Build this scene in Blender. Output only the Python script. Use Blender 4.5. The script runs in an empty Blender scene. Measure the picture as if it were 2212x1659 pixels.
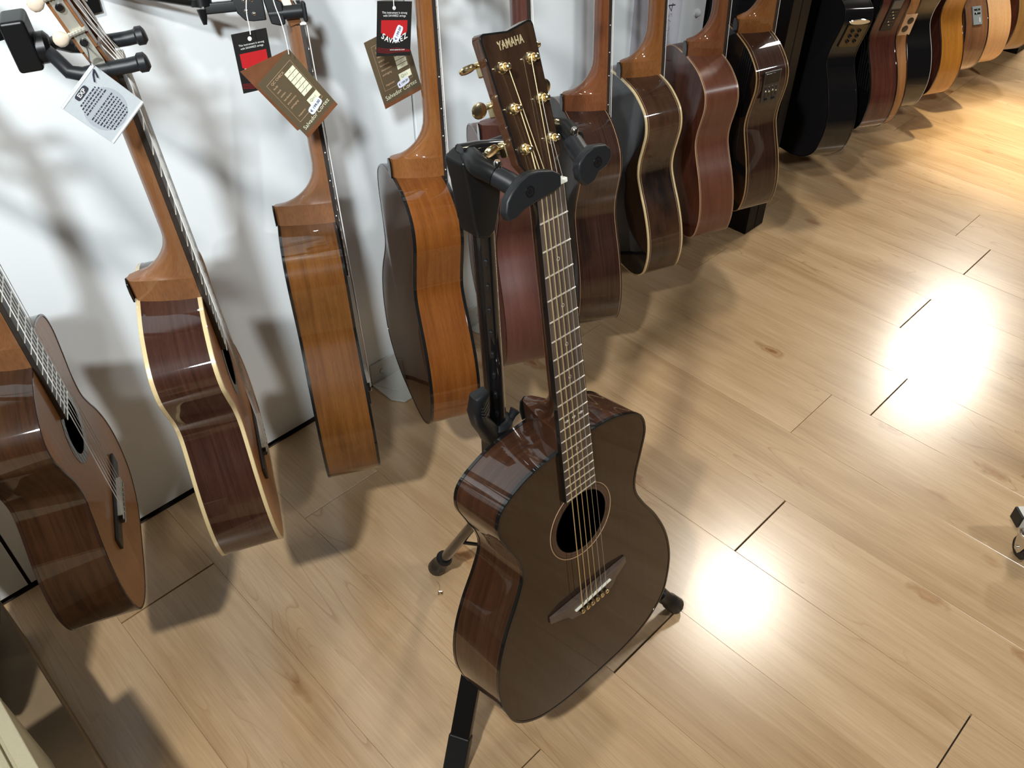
import bpy, bmesh, math, random
from mathutils import Vector, Matrix
import numpy as np
random.seed(7)
S = bpy.context.scene
COL = S.collection

# ------------------------------------------------------------------ camera, world, lamps, exposure
def cam_axes():
    yaw, pit, rol = 0.775161, 0.732015, -0.003527
    f0 = np.array([math.sin(yaw), math.cos(yaw), 0]); r0 = np.array([math.cos(yaw), -math.sin(yaw), 0]); u0 = np.array([0, 0, 1.])
    f = math.cos(pit)*f0 - math.sin(pit)*u0
    u = np.cross(r0, f)
    r = math.cos(rol)*r0 + math.sin(rol)*u
    u2 = -math.sin(rol)*r0 + math.cos(rol)*u
    return r, u2, f
CR, CU, CF = cam_axes()
cd = bpy.data.cameras.new('camera'); cam = bpy.data.objects.new('camera', cd); COL.objects.link(cam)
cd.sensor_width = 36.0; cd.lens = 1836.12/2212*36; cd.clip_start = 0.02; cd.clip_end = 60
cam.matrix_world = Matrix(((CR[0], CU[0], -CF[0], 0), (CR[1], CU[1], -CF[1], 0), (CR[2], CU[2], -CF[2], 1.44), (0, 0, 0, 1)))
S.camera = cam
w = bpy.data.worlds.new('world'); S.world = w; w.use_nodes = True
w.node_tree.nodes['Background'].inputs[0].default_value = (0.9, 0.95, 1.0, 1)
w.node_tree.nodes['Background'].inputs[1].default_value = 0.01

def lamp(name, loc, power, col, r=0.06, spot=None, aim=None, blend=0.6):
    ld = bpy.data.lights.new(name, 'SPOT' if spot else 'POINT')
    ld.energy = power; ld.color = col; ld.shadow_soft_size = r
    if spot:
        ld.spot_size = math.radians(spot); ld.spot_blend = blend
    o = bpy.data.objects.new(name, ld); COL.objects.link(o); o.location = loc
    if aim:
        o.rotation_euler = (Vector(aim)-Vector(loc)).to_track_quat('-Z', 'Y').to_euler()
    return o
WARM = (1.0, 0.87, 0.68); NEUT = (1.0, 0.94, 0.84); COOL = (0.90, 0.97, 1.0)
lamp('ceiling_lamp_a', (0.85, 1.05, 2.7), 8, NEUT, 0.06)
lamp('ceiling_lamp_b', (2.88, 1.12, 2.7), 98, NEUT, 0.16, spot=125, aim=(2.6, 0.6, 0), blend=.6)
lamp('ceiling_lamp_c', (5.66, 1.24, 2.7), 230, NEUT, 0.16, spot=140, aim=(4.6, 0.6, 0), blend=.5)
lamp('ceiling_lamp_d', (-1.05, 0.00, 2.72), 225, (.99, .98, .95), 0.07, spot=90, aim=(0.40, 0.75, 0.3), blend=.8)
lamp('ceiling_lamp_e', (-1.25, -1.30, 2.7), 500, COOL, 0.13, spot=33, aim=(0.64, 1.38, 1.10), blend=.9)
lamp('ceiling_lamp_g', (1.75, -1.35, 2.7), 112, (.95, .97, .98), 0.10, spot=66, aim=(1.80, 0.95, 0.35), blend=.9)
lamp('fill_lamp_h', (4.0, -0.9, 2.7), 95, NEUT, 0.10, spot=70, aim=(4.0, 0.95, 0), blend=.9)  # added fill lamp, brightens the far right floor from the room side
lamp('ceiling_lamp_f', (4.1, 0.45, 2.7), 640, (1.0, 0.83, 0.52), 0.06, spot=26, aim=(3.42, 0.66, 0), blend=1.0)
S.view_settings.view_transform = 'Standard'
S.view_settings.look = 'None'
S.view_settings.exposure = 0.04
S.view_settings.gamma = 1.0
S.view_settings.use_curve_mapping = False

# ------------------------------------------------------------------ helpers
def tag(o, label=None, cat=None, group=None, kind=None):
    if label: o['label'] = label
    if cat: o['category'] = cat
    if group: o['group'] = group
    if kind: o['kind'] = kind
    return o

def empty(name, label=None, cat=None, group=None, mat=None):
    o = bpy.data.objects.new(name, None); COL.objects.link(o); o.empty_display_size = 0.05
    if mat is not None: o.matrix_world = mat
    return tag(o, label, cat, group)

class MB:
    """mesh builder"""
    def __init__(s): s.v = []; s.f = []; s.uv = None
    def add(s, vs, fs):
        b = len(s.v); s.v += [tuple(map(float, p)) for p in vs]; s.f += [tuple(i+b for i in f) for f in fs]; return s
    def box(s, c, h, R=None):
        vs = []
        for x in (-1, 1):
            for y in (-1, 1):
                for z in (-1, 1):
                    p = Vector((x*h[0], y*h[1], z*h[2]))
                    if R is not None: p = R @ p
                    vs.append(Vector(c)+p)
        return s.add(vs, [(0, 1, 3, 2), (4, 6, 7, 5), (0, 4, 5, 1), (2, 3, 7, 6), (0, 2, 6, 4), (1, 5, 7, 3)])
    def hexa(s, v8):   # bottom quad then top quad
        return s.add(v8, [(3, 2, 1, 0), (4, 5, 6, 7), (0, 1, 5, 4), (1, 2, 6, 5), (2, 3, 7, 6), (3, 0, 4, 7)])
    def tube(s, pts, r, n=8, caps=True):
        pts = [Vector(p) for p in pts]
        rs = r if isinstance(r, (list, tuple)) else [r]*len(pts)
        b = len(s.v)
        t = (pts[1]-pts[0]).normalized()
        a = Vector((0, 0, 1)) if abs(t.z) < .9 else Vector((1, 0, 0))
        u = t.cross(a).normalized()
        for i, p in enumerate(pts):
            t = (pts[min(i+1, len(pts)-1)]-pts[max(i-1, 0)]).normalized()
            u = (u-t*u.dot(t)).normalized(); v = t.cross(u)
            for k in range(n):
                an = 2*math.pi*k/n
                s.v.append(tuple(p+(u*math.cos(an)+v*math.sin(an))*rs[i]))
        for i in range(len(pts)-1):
            for k in range(n):
                k2 = (k+1) % n
                s.f.append((b+i*n+k, b+i*n+k2, b+(i+1)*n+k2, b+(i+1)*n+k))
        if caps:
            s.f.append(tuple(b+k for k in reversed(range(n))))
            s.f.append(tuple(b+(len(pts)-1)*n+k for k in range(n)))
        return s
    def prism(s, poly, z0, z1, M=None):
        """poly of 2D pts (x,y) extruded z0..z1 ; M maps local to target"""
        n = len(poly); vs = [Vector((p[0], p[1], z0)) for p in poly]+[Vector((p[0], p[1], z1)) for p in poly]
        if M is not None: vs = [M @ v for v in vs]
        fs = [tuple(reversed(range(n))), tuple(range(n, 2*n))]+[(i, (i+1) % n, n+(i+1) % n, n+i) for i in range(n)]
        return s.add(vs, fs)
    def lathe(s, prof, M, n=12):
        """prof list of (r, z) ; axis local z"""
        b = len(s.v)
        for r, z in prof:
            for k in range(n):
                a = 2*math.pi*k/n
                s.v.append(tuple(M @ Vector((r*math.cos(a), r*math.sin(a), z))))
        for i in range(len(prof)-1):
            for k in range(n):
                k2 = (k+1) % n
                s.f.append((b+i*n+k, b+i*n+k2, b+(i+1)*n+k2, b+(i+1)*n+k))
        s.f.append(tuple(b+k for k in reversed(range(n)))); s.f.append(tuple(b+(len(prof)-1)*n+k for k in range(n)))
        return s
    def build(s, name, mat, parent=None, smooth=False, bevel=0, seg=2, sub=0, label=None, uvs=None):
        me = bpy.data.meshes.new(name); me.from_pydata(s.v, [], s.f)
        bm = bmesh.new(); bm.from_mesh(me); bmesh.ops.recalc_face_normals(bm, faces=bm.faces); bm.to_mesh(me); bm.free()
        if uvs is not None:
            l = me.uv_layers.new(name='UVMap')
            co = [uvs(me.vertices[i].co) if callable(uvs) else uvs[i] for i in range(len(me.vertices))]
            for lp in me.loops: l.data[lp.index].uv = co[lp.vertex_index]
        me.materials.append(mat)
        if smooth:
            me.polygons.foreach_set('use_smooth', [True]*len(me.polygons)); me.set_sharp_from_angle(angle=math.radians(40))
        me.update()
        o = bpy.data.objects.new(name, me); COL.objects.link(o)
        if parent is not None: o.parent = parent
        if bevel:
            m = o.modifiers.new('bevel', 'BEVEL'); m.width = bevel; m.segments = seg; m.limit_method = 'ANGLE'; m.angle_limit = math.radians(35)
            if smooth is False:
                me.polygons.foreach_set('use_smooth', [True]*len(me.polygons))
                wn = o.modifiers.new('wn', 'WEIGHTED_NORMAL')
        if sub:
            m = o.modifiers.new('sub', 'SUBSURF'); m.levels = sub; m.render_levels = sub
        if label: o['label'] = label
        return o

def text(name, body, size, M, mat, parent=None, ext=0.0002, off=0.0, sx=1.0, align='CENTER', spacing=1.0):
    cu = bpy.data.curves.new(name, 'FONT'); cu.body = body; cu.size = size; cu.extrude = ext; cu.offset = off
    cu.align_x = align; cu.align_y = 'CENTER'; cu.space_character = spacing; cu.resolution_u = 3
    t = bpy.data.objects.new(name, cu); COL.objects.link(t)
    dg = bpy.context.evaluated_depsgraph_get()
    me = bpy.data.meshes.new_from_object(t.evaluated_get(dg))
    bpy.data.objects.remove(t); me.name = name
    me.transform(M @ Matrix.Diagonal((sx, 1, 1, 1)))
    me.materials.clear(); me.materials.append(mat)
    o = bpy.data.objects.new(name, me); COL.objects.link(o)
    if parent is not None: o.parent = parent
    return o

# ------------------------------------------------------------------ materials
def newmat(name):
    m = bpy.data.materials.new(name); m.use_nodes = True
    nt = m.node_tree; return m, nt, nt.nodes['Principled BSDF']
def plain(name, col, rough=0.5, metal=0.0, coat=0.0, spec=0.5, noise=0.04, scale=300, bump=0.0, trans=0):
    m, nt, b = newmat(name)
    N = nt.nodes; L = nt.links
    tc = N.new('ShaderNodeTexCoord'); nz = N.new('ShaderNodeTexNoise'); nz.inputs['Scale'].default_value = scale; nz.inputs['Detail'].default_value = 3
    L.new(tc.outputs['Object'], nz.inputs['Vector'])
    mx = N.new('ShaderNodeMix'); mx.data_type = 'RGBA'
    mx.inputs[6].default_value = (*[c*(1-noise*2) for c in col], 1); mx.inputs[7].default_value = (*[min(1, c*(1+noise*2)) for c in col], 1)
    L.new(nz.outputs['Fac'], mx.inputs[0]); L.new(mx.outputs[2], b.inputs['Base Color'])
    b.inputs['Roughness'].default_value = rough; b.inputs['Metallic'].default_value = metal
    b.inputs['Coat Weight'].default_value = coat; b.inputs['Coat Roughness'].default_value = 0.04
    b.inputs['Specular IOR Level'].default_value = spec
    if bump:
        bp = N.new('ShaderNodeBump'); bp.inputs['Strength'].default_value = bump; bp.inputs['Distance'].default_value = 0.001
        L.new(nz.outputs['Fac'], bp.inputs['Height']); L.new(bp.outputs[0], b.inputs['Normal'])
    if trans: b.inputs['Transmission Weight'].default_value = trans
    return m
def wood(name, dark, light, rough=0.45, coat=1.0, fine=1.0, along=6.0, across=120.0, blot=0.35, coatr=0.03):
    """wood grained along UV.x (metres)"""
    m, nt, b = newmat(name); N = nt.nodes; L = nt.links
    uv = N.new('ShaderNodeUVMap'); mp = N.new('ShaderNodeMapping'); mp.inputs['Scale'].default_value = (along, across, 1)
    oi = N.new('ShaderNodeObjectInfo'); L.new(uv.outputs[0], mp.inputs[0])
    L.new(oi.outputs['Random'], mp.inputs['Location'])
    n1 = N.new('ShaderNodeTexNoise'); n1.inputs['Scale'].default_value = 1.0*fine; n1.inputs['Detail'].default_value = 6; n1.inputs['Roughness'].default_value = .62; n1.inputs['Distortion'].default_value = .4
    L.new(mp.outputs[0], n1.inputs['Vector'])
    mp2 = N.new('ShaderNodeMapping'); mp2.inputs['Scale'].default_value = (9, 14, 1); L.new(uv.outputs[0], mp2.inputs[0]); L.new(oi.outputs['Random'], mp2.inputs['Location'])
    n2 = N.new('ShaderNodeTexNoise'); n2.inputs['Scale'].default_value = 1.0; n2.inputs['Detail'].default_value = 3; L.new(mp2.outputs[0], n2.inputs['Vector'])
    mpp = N.new('ShaderNodeMapping'); mpp.inputs['Scale'].default_value = (90, 1400, 1); L.new(uv.outputs[0], mpp.inputs[0])
    n3 = N.new('ShaderNodeTexNoise'); n3.inputs['Scale'].default_value = 1.0; n3.inputs['Detail'].default_value = 2; L.new(mpp.outputs[0], n3.inputs['Vector'])
    r = N.new('ShaderNodeValToRGB'); r.color_ramp.elements[0].position = .32; r.color_ramp.elements[1].position = .7
    r.color_ramp.elements[0].color = (*dark, 1); r.color_ramp.elements[1].color = (*light, 1)
    ma = N.new('ShaderNodeMath'); ma.operation = 'MULTIPLY_ADD'; ma.inputs[1].default_value = blot; L.new(n2.outputs['Fac'], ma.inputs[0])
    mb = N.new('ShaderNodeMath'); mb.operation = 'MULTIPLY'; mb.inputs[1].default_value = 1-blot; L.new(n1.outputs['Fac'], mb.inputs[0]); L.new(mb.outputs[0], ma.inputs[2])
    L.new(ma.outputs[0], r.inputs[0])
    mx = N.new('ShaderNodeMix'); mx.data_type = 'RGBA'; mx.blend_type = 'MULTIPLY'; mx.inputs[0].default_value = .35
    r2 = N.new('ShaderNodeValToRGB'); r2.color_ramp.elements[0].position = .3; r2.color_ramp.elements[1].position = .55
    r2.color_ramp.elements[0].color = (.45, .4, .38, 1)
    L.new(n3.outputs['Fac'], r2.inputs[0]); L.new(r.outputs[0], mx.inputs[6]); L.new(r2.outputs[0], mx.inputs[7])
    L.new(mx.outputs[2], b.inputs['Base Color'])
    b.inputs['Roughness'].default_value = rough; b.inputs['Coat Weight'].default_value = coat; b.inputs['Coat Roughness'].default_value = coatr
    b.inputs['Coat IOR'].default_value = 1.55
    b.inputs['Specular IOR Level'].default_value = .06 if coat > .75 else .4
    return m
def floor_mat():
    m, nt, b = newmat('maple_laminate'); N = nt.nodes; L = nt.links
    tc = N.new('ShaderNodeTexCoord'); oi = N.new('ShaderNodeObjectInfo')
    off = N.new('ShaderNodeVectorMath'); off.operation = 'MULTIPLY'; off.inputs[1].default_value = (37, 91, 13)
    cmb = N.new('ShaderNodeCombineXYZ')
    for i in range(3): L.new(oi.outputs['Random'], cmb.inputs[i])
    L.new(cmb.outputs[0], off.inputs[0])
    ad = N.new('ShaderNodeVectorMath'); ad.operation = 'ADD'; L.new(tc.outputs['Object'], ad.inputs[0]); L.new(off.outputs[0], ad.inputs[1])
    def nz(sc, s=1, det=4, dist=0, rough=.55):
        mp = N.new('ShaderNodeMapping'); mp.inputs['Scale'].default_value = sc; L.new(ad.outputs[0], mp.inputs[0])
        n = N.new('ShaderNodeTexNoise'); n.inputs['Scale'].default_value = s; n.inputs['Detail'].default_value = det; n.inputs['Distortion'].default_value = dist; n.inputs['Roughness'].default_value = rough
        L.new(mp.outputs[0], n.inputs['Vector']); return n
    # broad colour drift, strips, fine grain
    broad = nz((9, 1.4, 1), 1, 3, .6)
    grain = nz((140, 4, 1), 1, 5, .3)
    fine = nz((420, 14, 1), 1, 2)
    r = N.new('ShaderNodeValToRGB'); e = r.color_ramp.elements
    e[0].position = .30; e[0].color = (.400, .255, .125, 1); e[1].position = .72; e[1].color = (.640, .460, .275, 1)
    x = e.new(.5); x.color = (.530, .365, .200, 1)
    m1 = N.new('ShaderNodeMath'); m1.operation = 'MULTIPLY'; m1.inputs[1].default_value = .70; L.new(broad.outputs['Fac'], m1.inputs[0])
    m2 = N.new('ShaderNodeMath'); m2.operation = 'MULTIPLY_ADD'; m2.inputs[1].default_value = .30; L.new(grain.outputs['Fac'], m2.inputs[0]); L.new(m1.outputs[0], m2.inputs[2])
    # plank to plank tint
    m3 = N.new('ShaderNodeMath'); m3.operation = 'MULTIPLY_ADD'; m3.inputs[1].default_value = .10; m3.inputs[2].default_value = -.05; L.new(oi.outputs['Random'], m3.inputs[0])
    m4 = N.new('ShaderNodeMath'); m4.operation = 'ADD'; L.new(m2.outputs[0], m4.inputs[0]); L.new(m3.outputs[0], m4.inputs[1])
    L.new(m4.outputs[0], r.inputs[0])
    # cathedral growth lines
    mp = N.new('ShaderNodeMapping'); mp.inputs['Scale'].default_value = (10, 1.15, 1); L.new(ad.outputs[0], mp.inputs[0])
    cn = N.new('ShaderNodeTexNoise'); cn.inputs['Scale'].default_value = 1.0; cn.inputs['Detail'].default_value = 1.2; cn.inputs['Distortion'].default_value = .5; L.new(mp.outputs[0], cn.inputs['Vector'])
    mu = N.new('ShaderNodeMath'); mu.operation = 'MULTIPLY'; mu.inputs[1].default_value = 17; L.new(cn.outputs['Fac'], mu.inputs[0])
    fr = N.new('ShaderNodeMath'); fr.operation = 'FRACT'; L.new(mu.outputs[0], fr.inputs[0])
    rr = N.new('ShaderNodeValToRGB'); rr.color_ramp.elements[0].position = 0; rr.color_ramp.elements[0].color = (.70, .58, .48, 1); rr.color_ramp.elements[1].position = .12; rr.color_ramp.elements[1].color = (1, 1, 1, 1)
    L.new(fr.outputs[0], rr.inputs[0])
    gate = nz((5, 1.3, 1), 1, 1)
    gr = N.new('ShaderNodeValToRGB'); gr.color_ramp.elements[0].position = .48; gr.color_ramp.elements[1].position = .62; L.new(gate.outputs['Fac'], gr.inputs[0])
    gm = N.new('ShaderNodeMath'); gm.operation = 'MULTIPLY'; gm.inputs[1].default_value = .75; L.new(gr.outputs[0], gm.inputs[0])
    mx = N.new('ShaderNodeMix'); mx.data_type = 'RGBA'; mx.blend_type = 'MULTIPLY'; L.new(gm.outputs[0], mx.inputs[0]); L.new(r.outputs[0], mx.inputs[6]); L.new(rr.outputs[0], mx.inputs[7])
    # knots
    mk = N.new('ShaderNodeMapping'); mk.inputs['Scale'].default_value = (9, 3.6, 1); L.new(ad.outputs[0], mk.inputs[0])
    wob = N.new('ShaderNodeTexNoise'); wob.inputs['Scale'].default_value = 30; L.new(tc.outputs['Object'], wob.inputs['Vector'])
    wv = N.new('ShaderNodeVectorMath'); wv.operation = 'MULTIPLY_ADD'; wv.inputs[1].default_value = (.25, .25, 0); L.new(wob.outputs['Color'], wv.inputs[0]); L.new(mk.outputs[0], wv.inputs[2])
    vo = N.new('ShaderNodeTexVoronoi'); vo.inputs['Scale'].default_value = 1; L.new(wv.outputs[0], vo.inputs['Vector'])
    kr = N.new('ShaderNodeValToRGB'); ke = kr.color_ramp.elements; ke[0].position = 0; ke[0].color = (.42, .27, .18, 1); ke[1].position = .20; ke[1].color = (1, 1, 1, 1)
    q = ke.new(.06); q.color = (.60, .44, .34, 1); q = ke.new(.10); q.color = (.88, .78, .70, 1); q = ke.new(.13); q.color = (.74, .62, .54, 1)
    L.new(vo.outputs['Distance'], kr.inputs[0])
    sp = N.new('ShaderNodeSeparateColor'); L.new(vo.outputs['Color'], sp.inputs[0])
    gt = N.new('ShaderNodeMath'); gt.operation = 'GREATER_THAN'; gt.inputs[1].default_value = .70; L.new(sp.outputs[0], gt.inputs[0])
    mk2 = N.new('ShaderNodeMix'); mk2.data_type = 'RGBA'; mk2.blend_type = 'MULTIPLY'; L.new(gt.outputs[0], mk2.inputs[0]); L.new(mx.outputs[2], mk2.inputs[6]); L.new(kr.outputs[0], mk2.inputs[7])
    fx = N.new('ShaderNodeMix'); fx.data_type = 'RGBA'; fx.blend_type = 'MULTIPLY'; fx.inputs[0].default_value = .25
    fr2 = N.new('ShaderNodeValToRGB'); fr2.color_ramp.elements[0].position = .3; fr2.color_ramp.elements[0].color = (.62, .55, .5, 1); fr2.color_ramp.elements[1].position = .6; L.new(fine.outputs['Fac'], fr2.inputs[0])
    L.new(mk2.outputs[2], fx.inputs[6]); L.new(fr2.outputs[0], fx.inputs[7]); L.new(fx.outputs[2], b.inputs['Base Color'])
    b.inputs['Roughness'].default_value = .235; b.inputs['Specular IOR Level'].default_value = 1.0
    bp = N.new('ShaderNodeBump'); bp.inputs['Strength'].default_value = .06; bp.inputs['Distance'].default_value = .0008; L.new(grain.outputs['Fac'], bp.inputs['Height']); L.new(bp.outputs[0], b.inputs['Normal'])
    return m

M_floor = floor_mat()
M_gap = plain('dark_joint', (.04, .028, .018), .8)  # dark brown base behind planks and wall panels, visible in their joints
M_wall = plain('white_panel', (.85, .90, .92), .38, scale=4, noise=.012, coat=.1)
M_ceil = plain('ceiling_grey', (.22, .22, .22), .8)
M_room = plain('room_wall_grey', (.07, .065, .06), .8)
M_blk = plain('black_plastic', (.006, .0065, .007), .34, scale=900, spec=.3)
M_blkm = plain('black_matte_board', (.006, .006, .007), .5, spec=.2)
M_rub = plain('black_rubber', (.011, .0125, .0145), .42, scale=600, spec=.33)
M_blkg = plain('black_gloss', (.006, .006, .007), .3, coat=1, spec=.05)
M_gold = plain('gold_plate', (.86, .73, .45), .22, metal=1)
M_chrome = plain('chrome', (.72, .72, .70), .14, metal=1)
M_nick = plain('nickel_plate', (.62, .60, .52), .34, metal=.65, noise=.12, scale=80, bump=.2)
M_steel = plain('steel_string', (.75, .70, .60), .45, metal=.8)
M_bronze = plain('bronze_string', (.92, .74, .42), .45, metal=.8)
M_nylon = plain('nylon_string', (.88, .86, .82), .3)
M_fret = plain('fret_wire', (.93, .90, .82), .42, metal=.7)
M_bone = plain('bone', (.80, .78, .68), .35)
M_creamb = plain('cream_button', (.66, .55, .43), .3, coat=.5)
M_bcream = plain('cream_binding', (.66, .52, .28), .3, coat=1)
M_bblack = plain('black_binding', (.008, .008, .008), .3, coat=1, spec=.05)
M_bwhite = plain('white_binding', (.62, .63, .60), .3, coat=1)
M_bdark = plain('dark_brown_binding', (.035, .016, .010), .3, coat=1, spec=.05)
M_bgold = plain('tan_binding', (.42, .27, .12), .3, coat=1)
M_bpink = plain('pale_tan_binding', (.55, .36, .22), .4, coat=.3)
M_white = plain('white_paint', (.62, .62, .57), .35, noise=.03, scale=30)
M_paper = plain('paper', (.66, .67, .74), .7)
M_pearl = plain('pearl', (.72, .72, .68), .2, coat=1)
M_eqg = plain('grey_plastic', (.16, .20, .23), .4)
M_grt = plain('printed_black_card', (.012, .012, .012), .45)
M_red = plain('red_print', (.45, .015, .018), .45)
M_wht = plain('white_print', (.75, .77, .74), .5)
M_brc = plain('brown_card', (.105, .078, .045), .42, coat=.15)
M_brc2 = plain('brown_card_fold', (.165, .065, .028), .45, coat=.1, noise=.15, scale=60)
M_crm = plain('cream_print', (.74, .75, .56), .5)
M_grey = plain('translucent_grey_film', (.46, .50, .53), .35)
M_greyd = plain('grey_print_disc', (.36, .39, .43), .4)
M_ink = plain('ink', (.03, .03, .045), .6)
M_card = plain('cardboard', (.24, .17, .095), .65, noise=.1, scale=25)
M_cab = plain('cream_cabinet', (.52, .48, .33), .5)
M_tape = plain('brown_tape', (.20, .14, .075), .35, coat=.3)
M_string = plain('white_cord', (.72, .74, .70), .7)
M_dcord = plain('dark_cord', (.02, .022, .04), .7)
M_fb_r = wood('rosewood_board', (.075, .054, .043), (.145, .108, .088), .38, .25, along=8, across=160)
M_fb_e = wood('ebony_board', (.016, .012, .011), (.035, .026, .022), .42, .2, along=8, across=160)
W = {}
W['cedar'] = wood('cedar_top', (.50, .21, .060), (.64, .30, .10), .4, .30, across=300, along=3, blot=.2)
W['cedar2'] = wood('cedar_top_amber', (.50, .20, .055), (.64, .29, .09), .4, .30, across=300, along=3, blot=.2)
W['mah_dark'] = wood('dark_mahogany', (.022, .009, .004), (.080, .034, .014), .4, .9)
W['rose_red'] = wood('red_rosewood', (.026, .009, .006), (.070, .029, .019), .4, 1, across=260)
W['mah_warm'] = wood('warm_mahogany', (.090, .032, .007), (.185, .075, .018), .4, 1)
W['mah_orange'] = wood('orange_mahogany', (.130, .038, .0065), (.24, .082, .017), .4, 1)
W['satin_plum'] = wood('plum_satin', (.085, .030, .024), (.135, .052, .038), .38, .15, coatr=.3)
W['rose_dark'] = wood('dark_rosewood', (.014, .006, .004), (.058, .027, .018), .4, 1, across=300)
W['rose_fig'] = wood('figured_rosewood', (.010, .006, .005), (.090, .042, .022), .4, 1, across=90, along=9, blot=.7)
W['satin_red'] = wood('red_mahogany_satin', (.105, .036, .020), (.175, .064, .034), .36, .2, coatr=.3)
W['brown_red'] = wood('red_brown_gloss', (.050, .014, .009), (.130, .042, .026), .4, 1)
W['tan'] = wood('tan_side', (.26, .105, .030), (.42, .20, .065), .45, .5)
W['amber'] = wood('amber_side', (.30, .115, .016), (.47, .21, .035), .4, .8)
W['brown'] = wood('brown_gloss', (.12, .055, .026), (.22, .11, .055), .4, 1)
W['peach'] = wood('pale_maple_side', (.47, .27, .125), (.60, .37, .19), .45, .3)
W['golden'] = wood('golden_gloss', (.30, .17, .055), (.46, .28, .10), .35, 1)
W['black'] = M_blkg
W['blacksat'] = plain('black_satin_back', (.014, .014, .016), .34, spec=.4)
W['yam_top'] = wood('brown_mahogany_top', (.028, .013, .0065), (.042, .021, .011), .42, .85, across=260, along=5, blot=.35)
W['yam_side'] = wood('brown_mahogany_side', (.034, .013, .0065), (.088, .038, .020), .4, 1, across=140)
W['yam_head'] = wood('rosewood_head', (.012, .006, .004), (.045, .023, .012), .4, 1, across=60, along=10)
W['neck_amber'] = wood('amber_neck', (.17, .060, .016), (.28, .115, .036), .4, .9, across=100)
W['neck_brown'] = wood('brown_neck', (.14, .055, .022), (.25, .110, .045), .4, .9, across=100)
W['neck_mid'] = wood('mid_brown_neck', (.15, .060, .022), (.24, .105, .040), .45, .6, across=100)
W['neck_red'] = wood('reddish_neck', (.13, .042, .017), (.23, .085, .033), .4, .9, across=100)
W['neck_plum'] = wood('plum_neck', (.075, .026, .020), (.12, .045, .033), .4, .5, across=100)

# ------------------------------------------------------------------ room
XR = [.0998, .2992, .4994, .6977, .8914, 1.0866, 1.2796, 1.4714, 1.661, 1.852, 2.036, 2.222, 2.4075, 2.598, 2.778]
while XR[-1] < 7.4: XR.append(XR[-1]+.187)
while XR[0] > -2.4: XR.insert(0, XR[0]-.193)
XMIN, XMAX, YMIN, YW = XR[0], XR[-1], -3.2, 1.389
ENDS = {.0998: (1.183, .0008, .003), .2992: (.4428, .001, .002), .6977: (.4470, .001, .0035), .8914: (1.2413, .001, .0025), 1.0866: (.4489, .001, .0035), 1.4714: (.5549, .001, .001),
        1.661: (.4504, .001, .003), 1.852: (1.1262, .001, .0012), 2.036: (.5632, .001, .003), 2.222: (1.1765, .001, .002), 2.4075: (.5515, .001, .003), 2.598: (.6614, .001, .0012)}
fl = MB(); fl.box(((XMIN+XMAX)/2, (YMIN+YW)/2, -.03), ((XMAX-XMIN)/2, (YW-YMIN)/2+.05, .02))
floor = fl.build('floor', M_gap); tag(floor, kind='structure')
rnd = random.Random(3)
for i in range(len(XR)-1):
    x0, x1 = XR[i], XR[i+1]
    key = [k for k in ENDS if abs(k-x0) < 1e-3]
    if key: e, gx, gy = ENDS[key[0]]
    else: e, gx, gy = rnd.choice([.45, .55, 1.15, 1.6, .2]), .001, .0015
    ys = [e+1.29*k for k in range(-4, 4)]
    ys = [YMIN]+[y for y in ys if YMIN+.05 < y < YW-.02]+[YW-.004]
    for a, b2 in zip(ys[:-1], ys[1:]):
        g0 = 0 if a == YMIN else gy/2; g1 = 0 if b2 == YW-.004 else gy/2
        b = MB(); zt = rnd.uniform(-.0004, 0)
        X0, X1, Y0, Y1 = x0+.00015, x1-.00015, a+g0, b2-g1; c = .0004
        b.add([(X0, Y0, -.008), (X1, Y0, -.008), (X1, Y1, -.008), (X0, Y1, -.008), (X0, Y0, zt-c), (X1, Y0, zt-c), (X1, Y1, zt-c), (X0, Y1, zt-c),
               (X0+c, Y0+c, zt), (X1-c, Y0+c, zt), (X1-c, Y1-c, zt), (X0+c, Y1-c, zt)],
              [(3, 2, 1, 0), (0, 1, 5, 4), (1, 2, 6, 5), (2, 3, 7, 6), (3, 0, 4, 7), (4, 5, 9, 8), (5, 6, 10, 9), (6, 7, 11, 10), (7, 4, 8, 11), (8, 9, 10, 11)])
        b.build('plank', M_floor, floor)
H = 2.8
wb = MB().box(((XMIN+XMAX)/2, YW+.06, H/2), ((XMAX-XMIN)/2, .04, H/2)).build('wall_back', M_gap); tag(wb, kind='structure')
seams = [XMIN, -2.11, -1.05, .01, 1.07, 2.13, 3.19, 4.25, 5.31, 6.37, XMAX]
for a, b2 in zip(seams[:-1], seams[1:]):
    if b2-a < .05: continue
    MB().box(((a+b2)/2, YW+.012, H/2+.004), ((b2-a)/2-.0032, .012, H/2-.006)).build('panel', M_blkm if 2 < a < 3 else M_wall, wb, bevel=.001)
tag(MB().box(((XMIN+XMAX)/2, YMIN-.03, H/2), ((XMAX-XMIN)/2, .03, H/2)).build('wall_front', M_room), kind='structure')
tag(MB().box((XMIN-.03, (YMIN+YW)/2, H/2), (.03, (YW-YMIN)/2, H/2)).build('wall_left', M_room), kind='structure')
tag(MB().box((XMAX+.03, (YMIN+YW)/2, H/2), (.03, (YW-YMIN)/2, H/2)).build('wall_right', M_room), kind='structure')
tag(MB().box(((XMIN+XMAX)/2, (YMIN+YW)/2, H+.03), ((XMAX-XMIN)/2, (YW-YMIN)/2+.05, .03)).build('ceiling', M_ceil), kind='structure')
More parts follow.
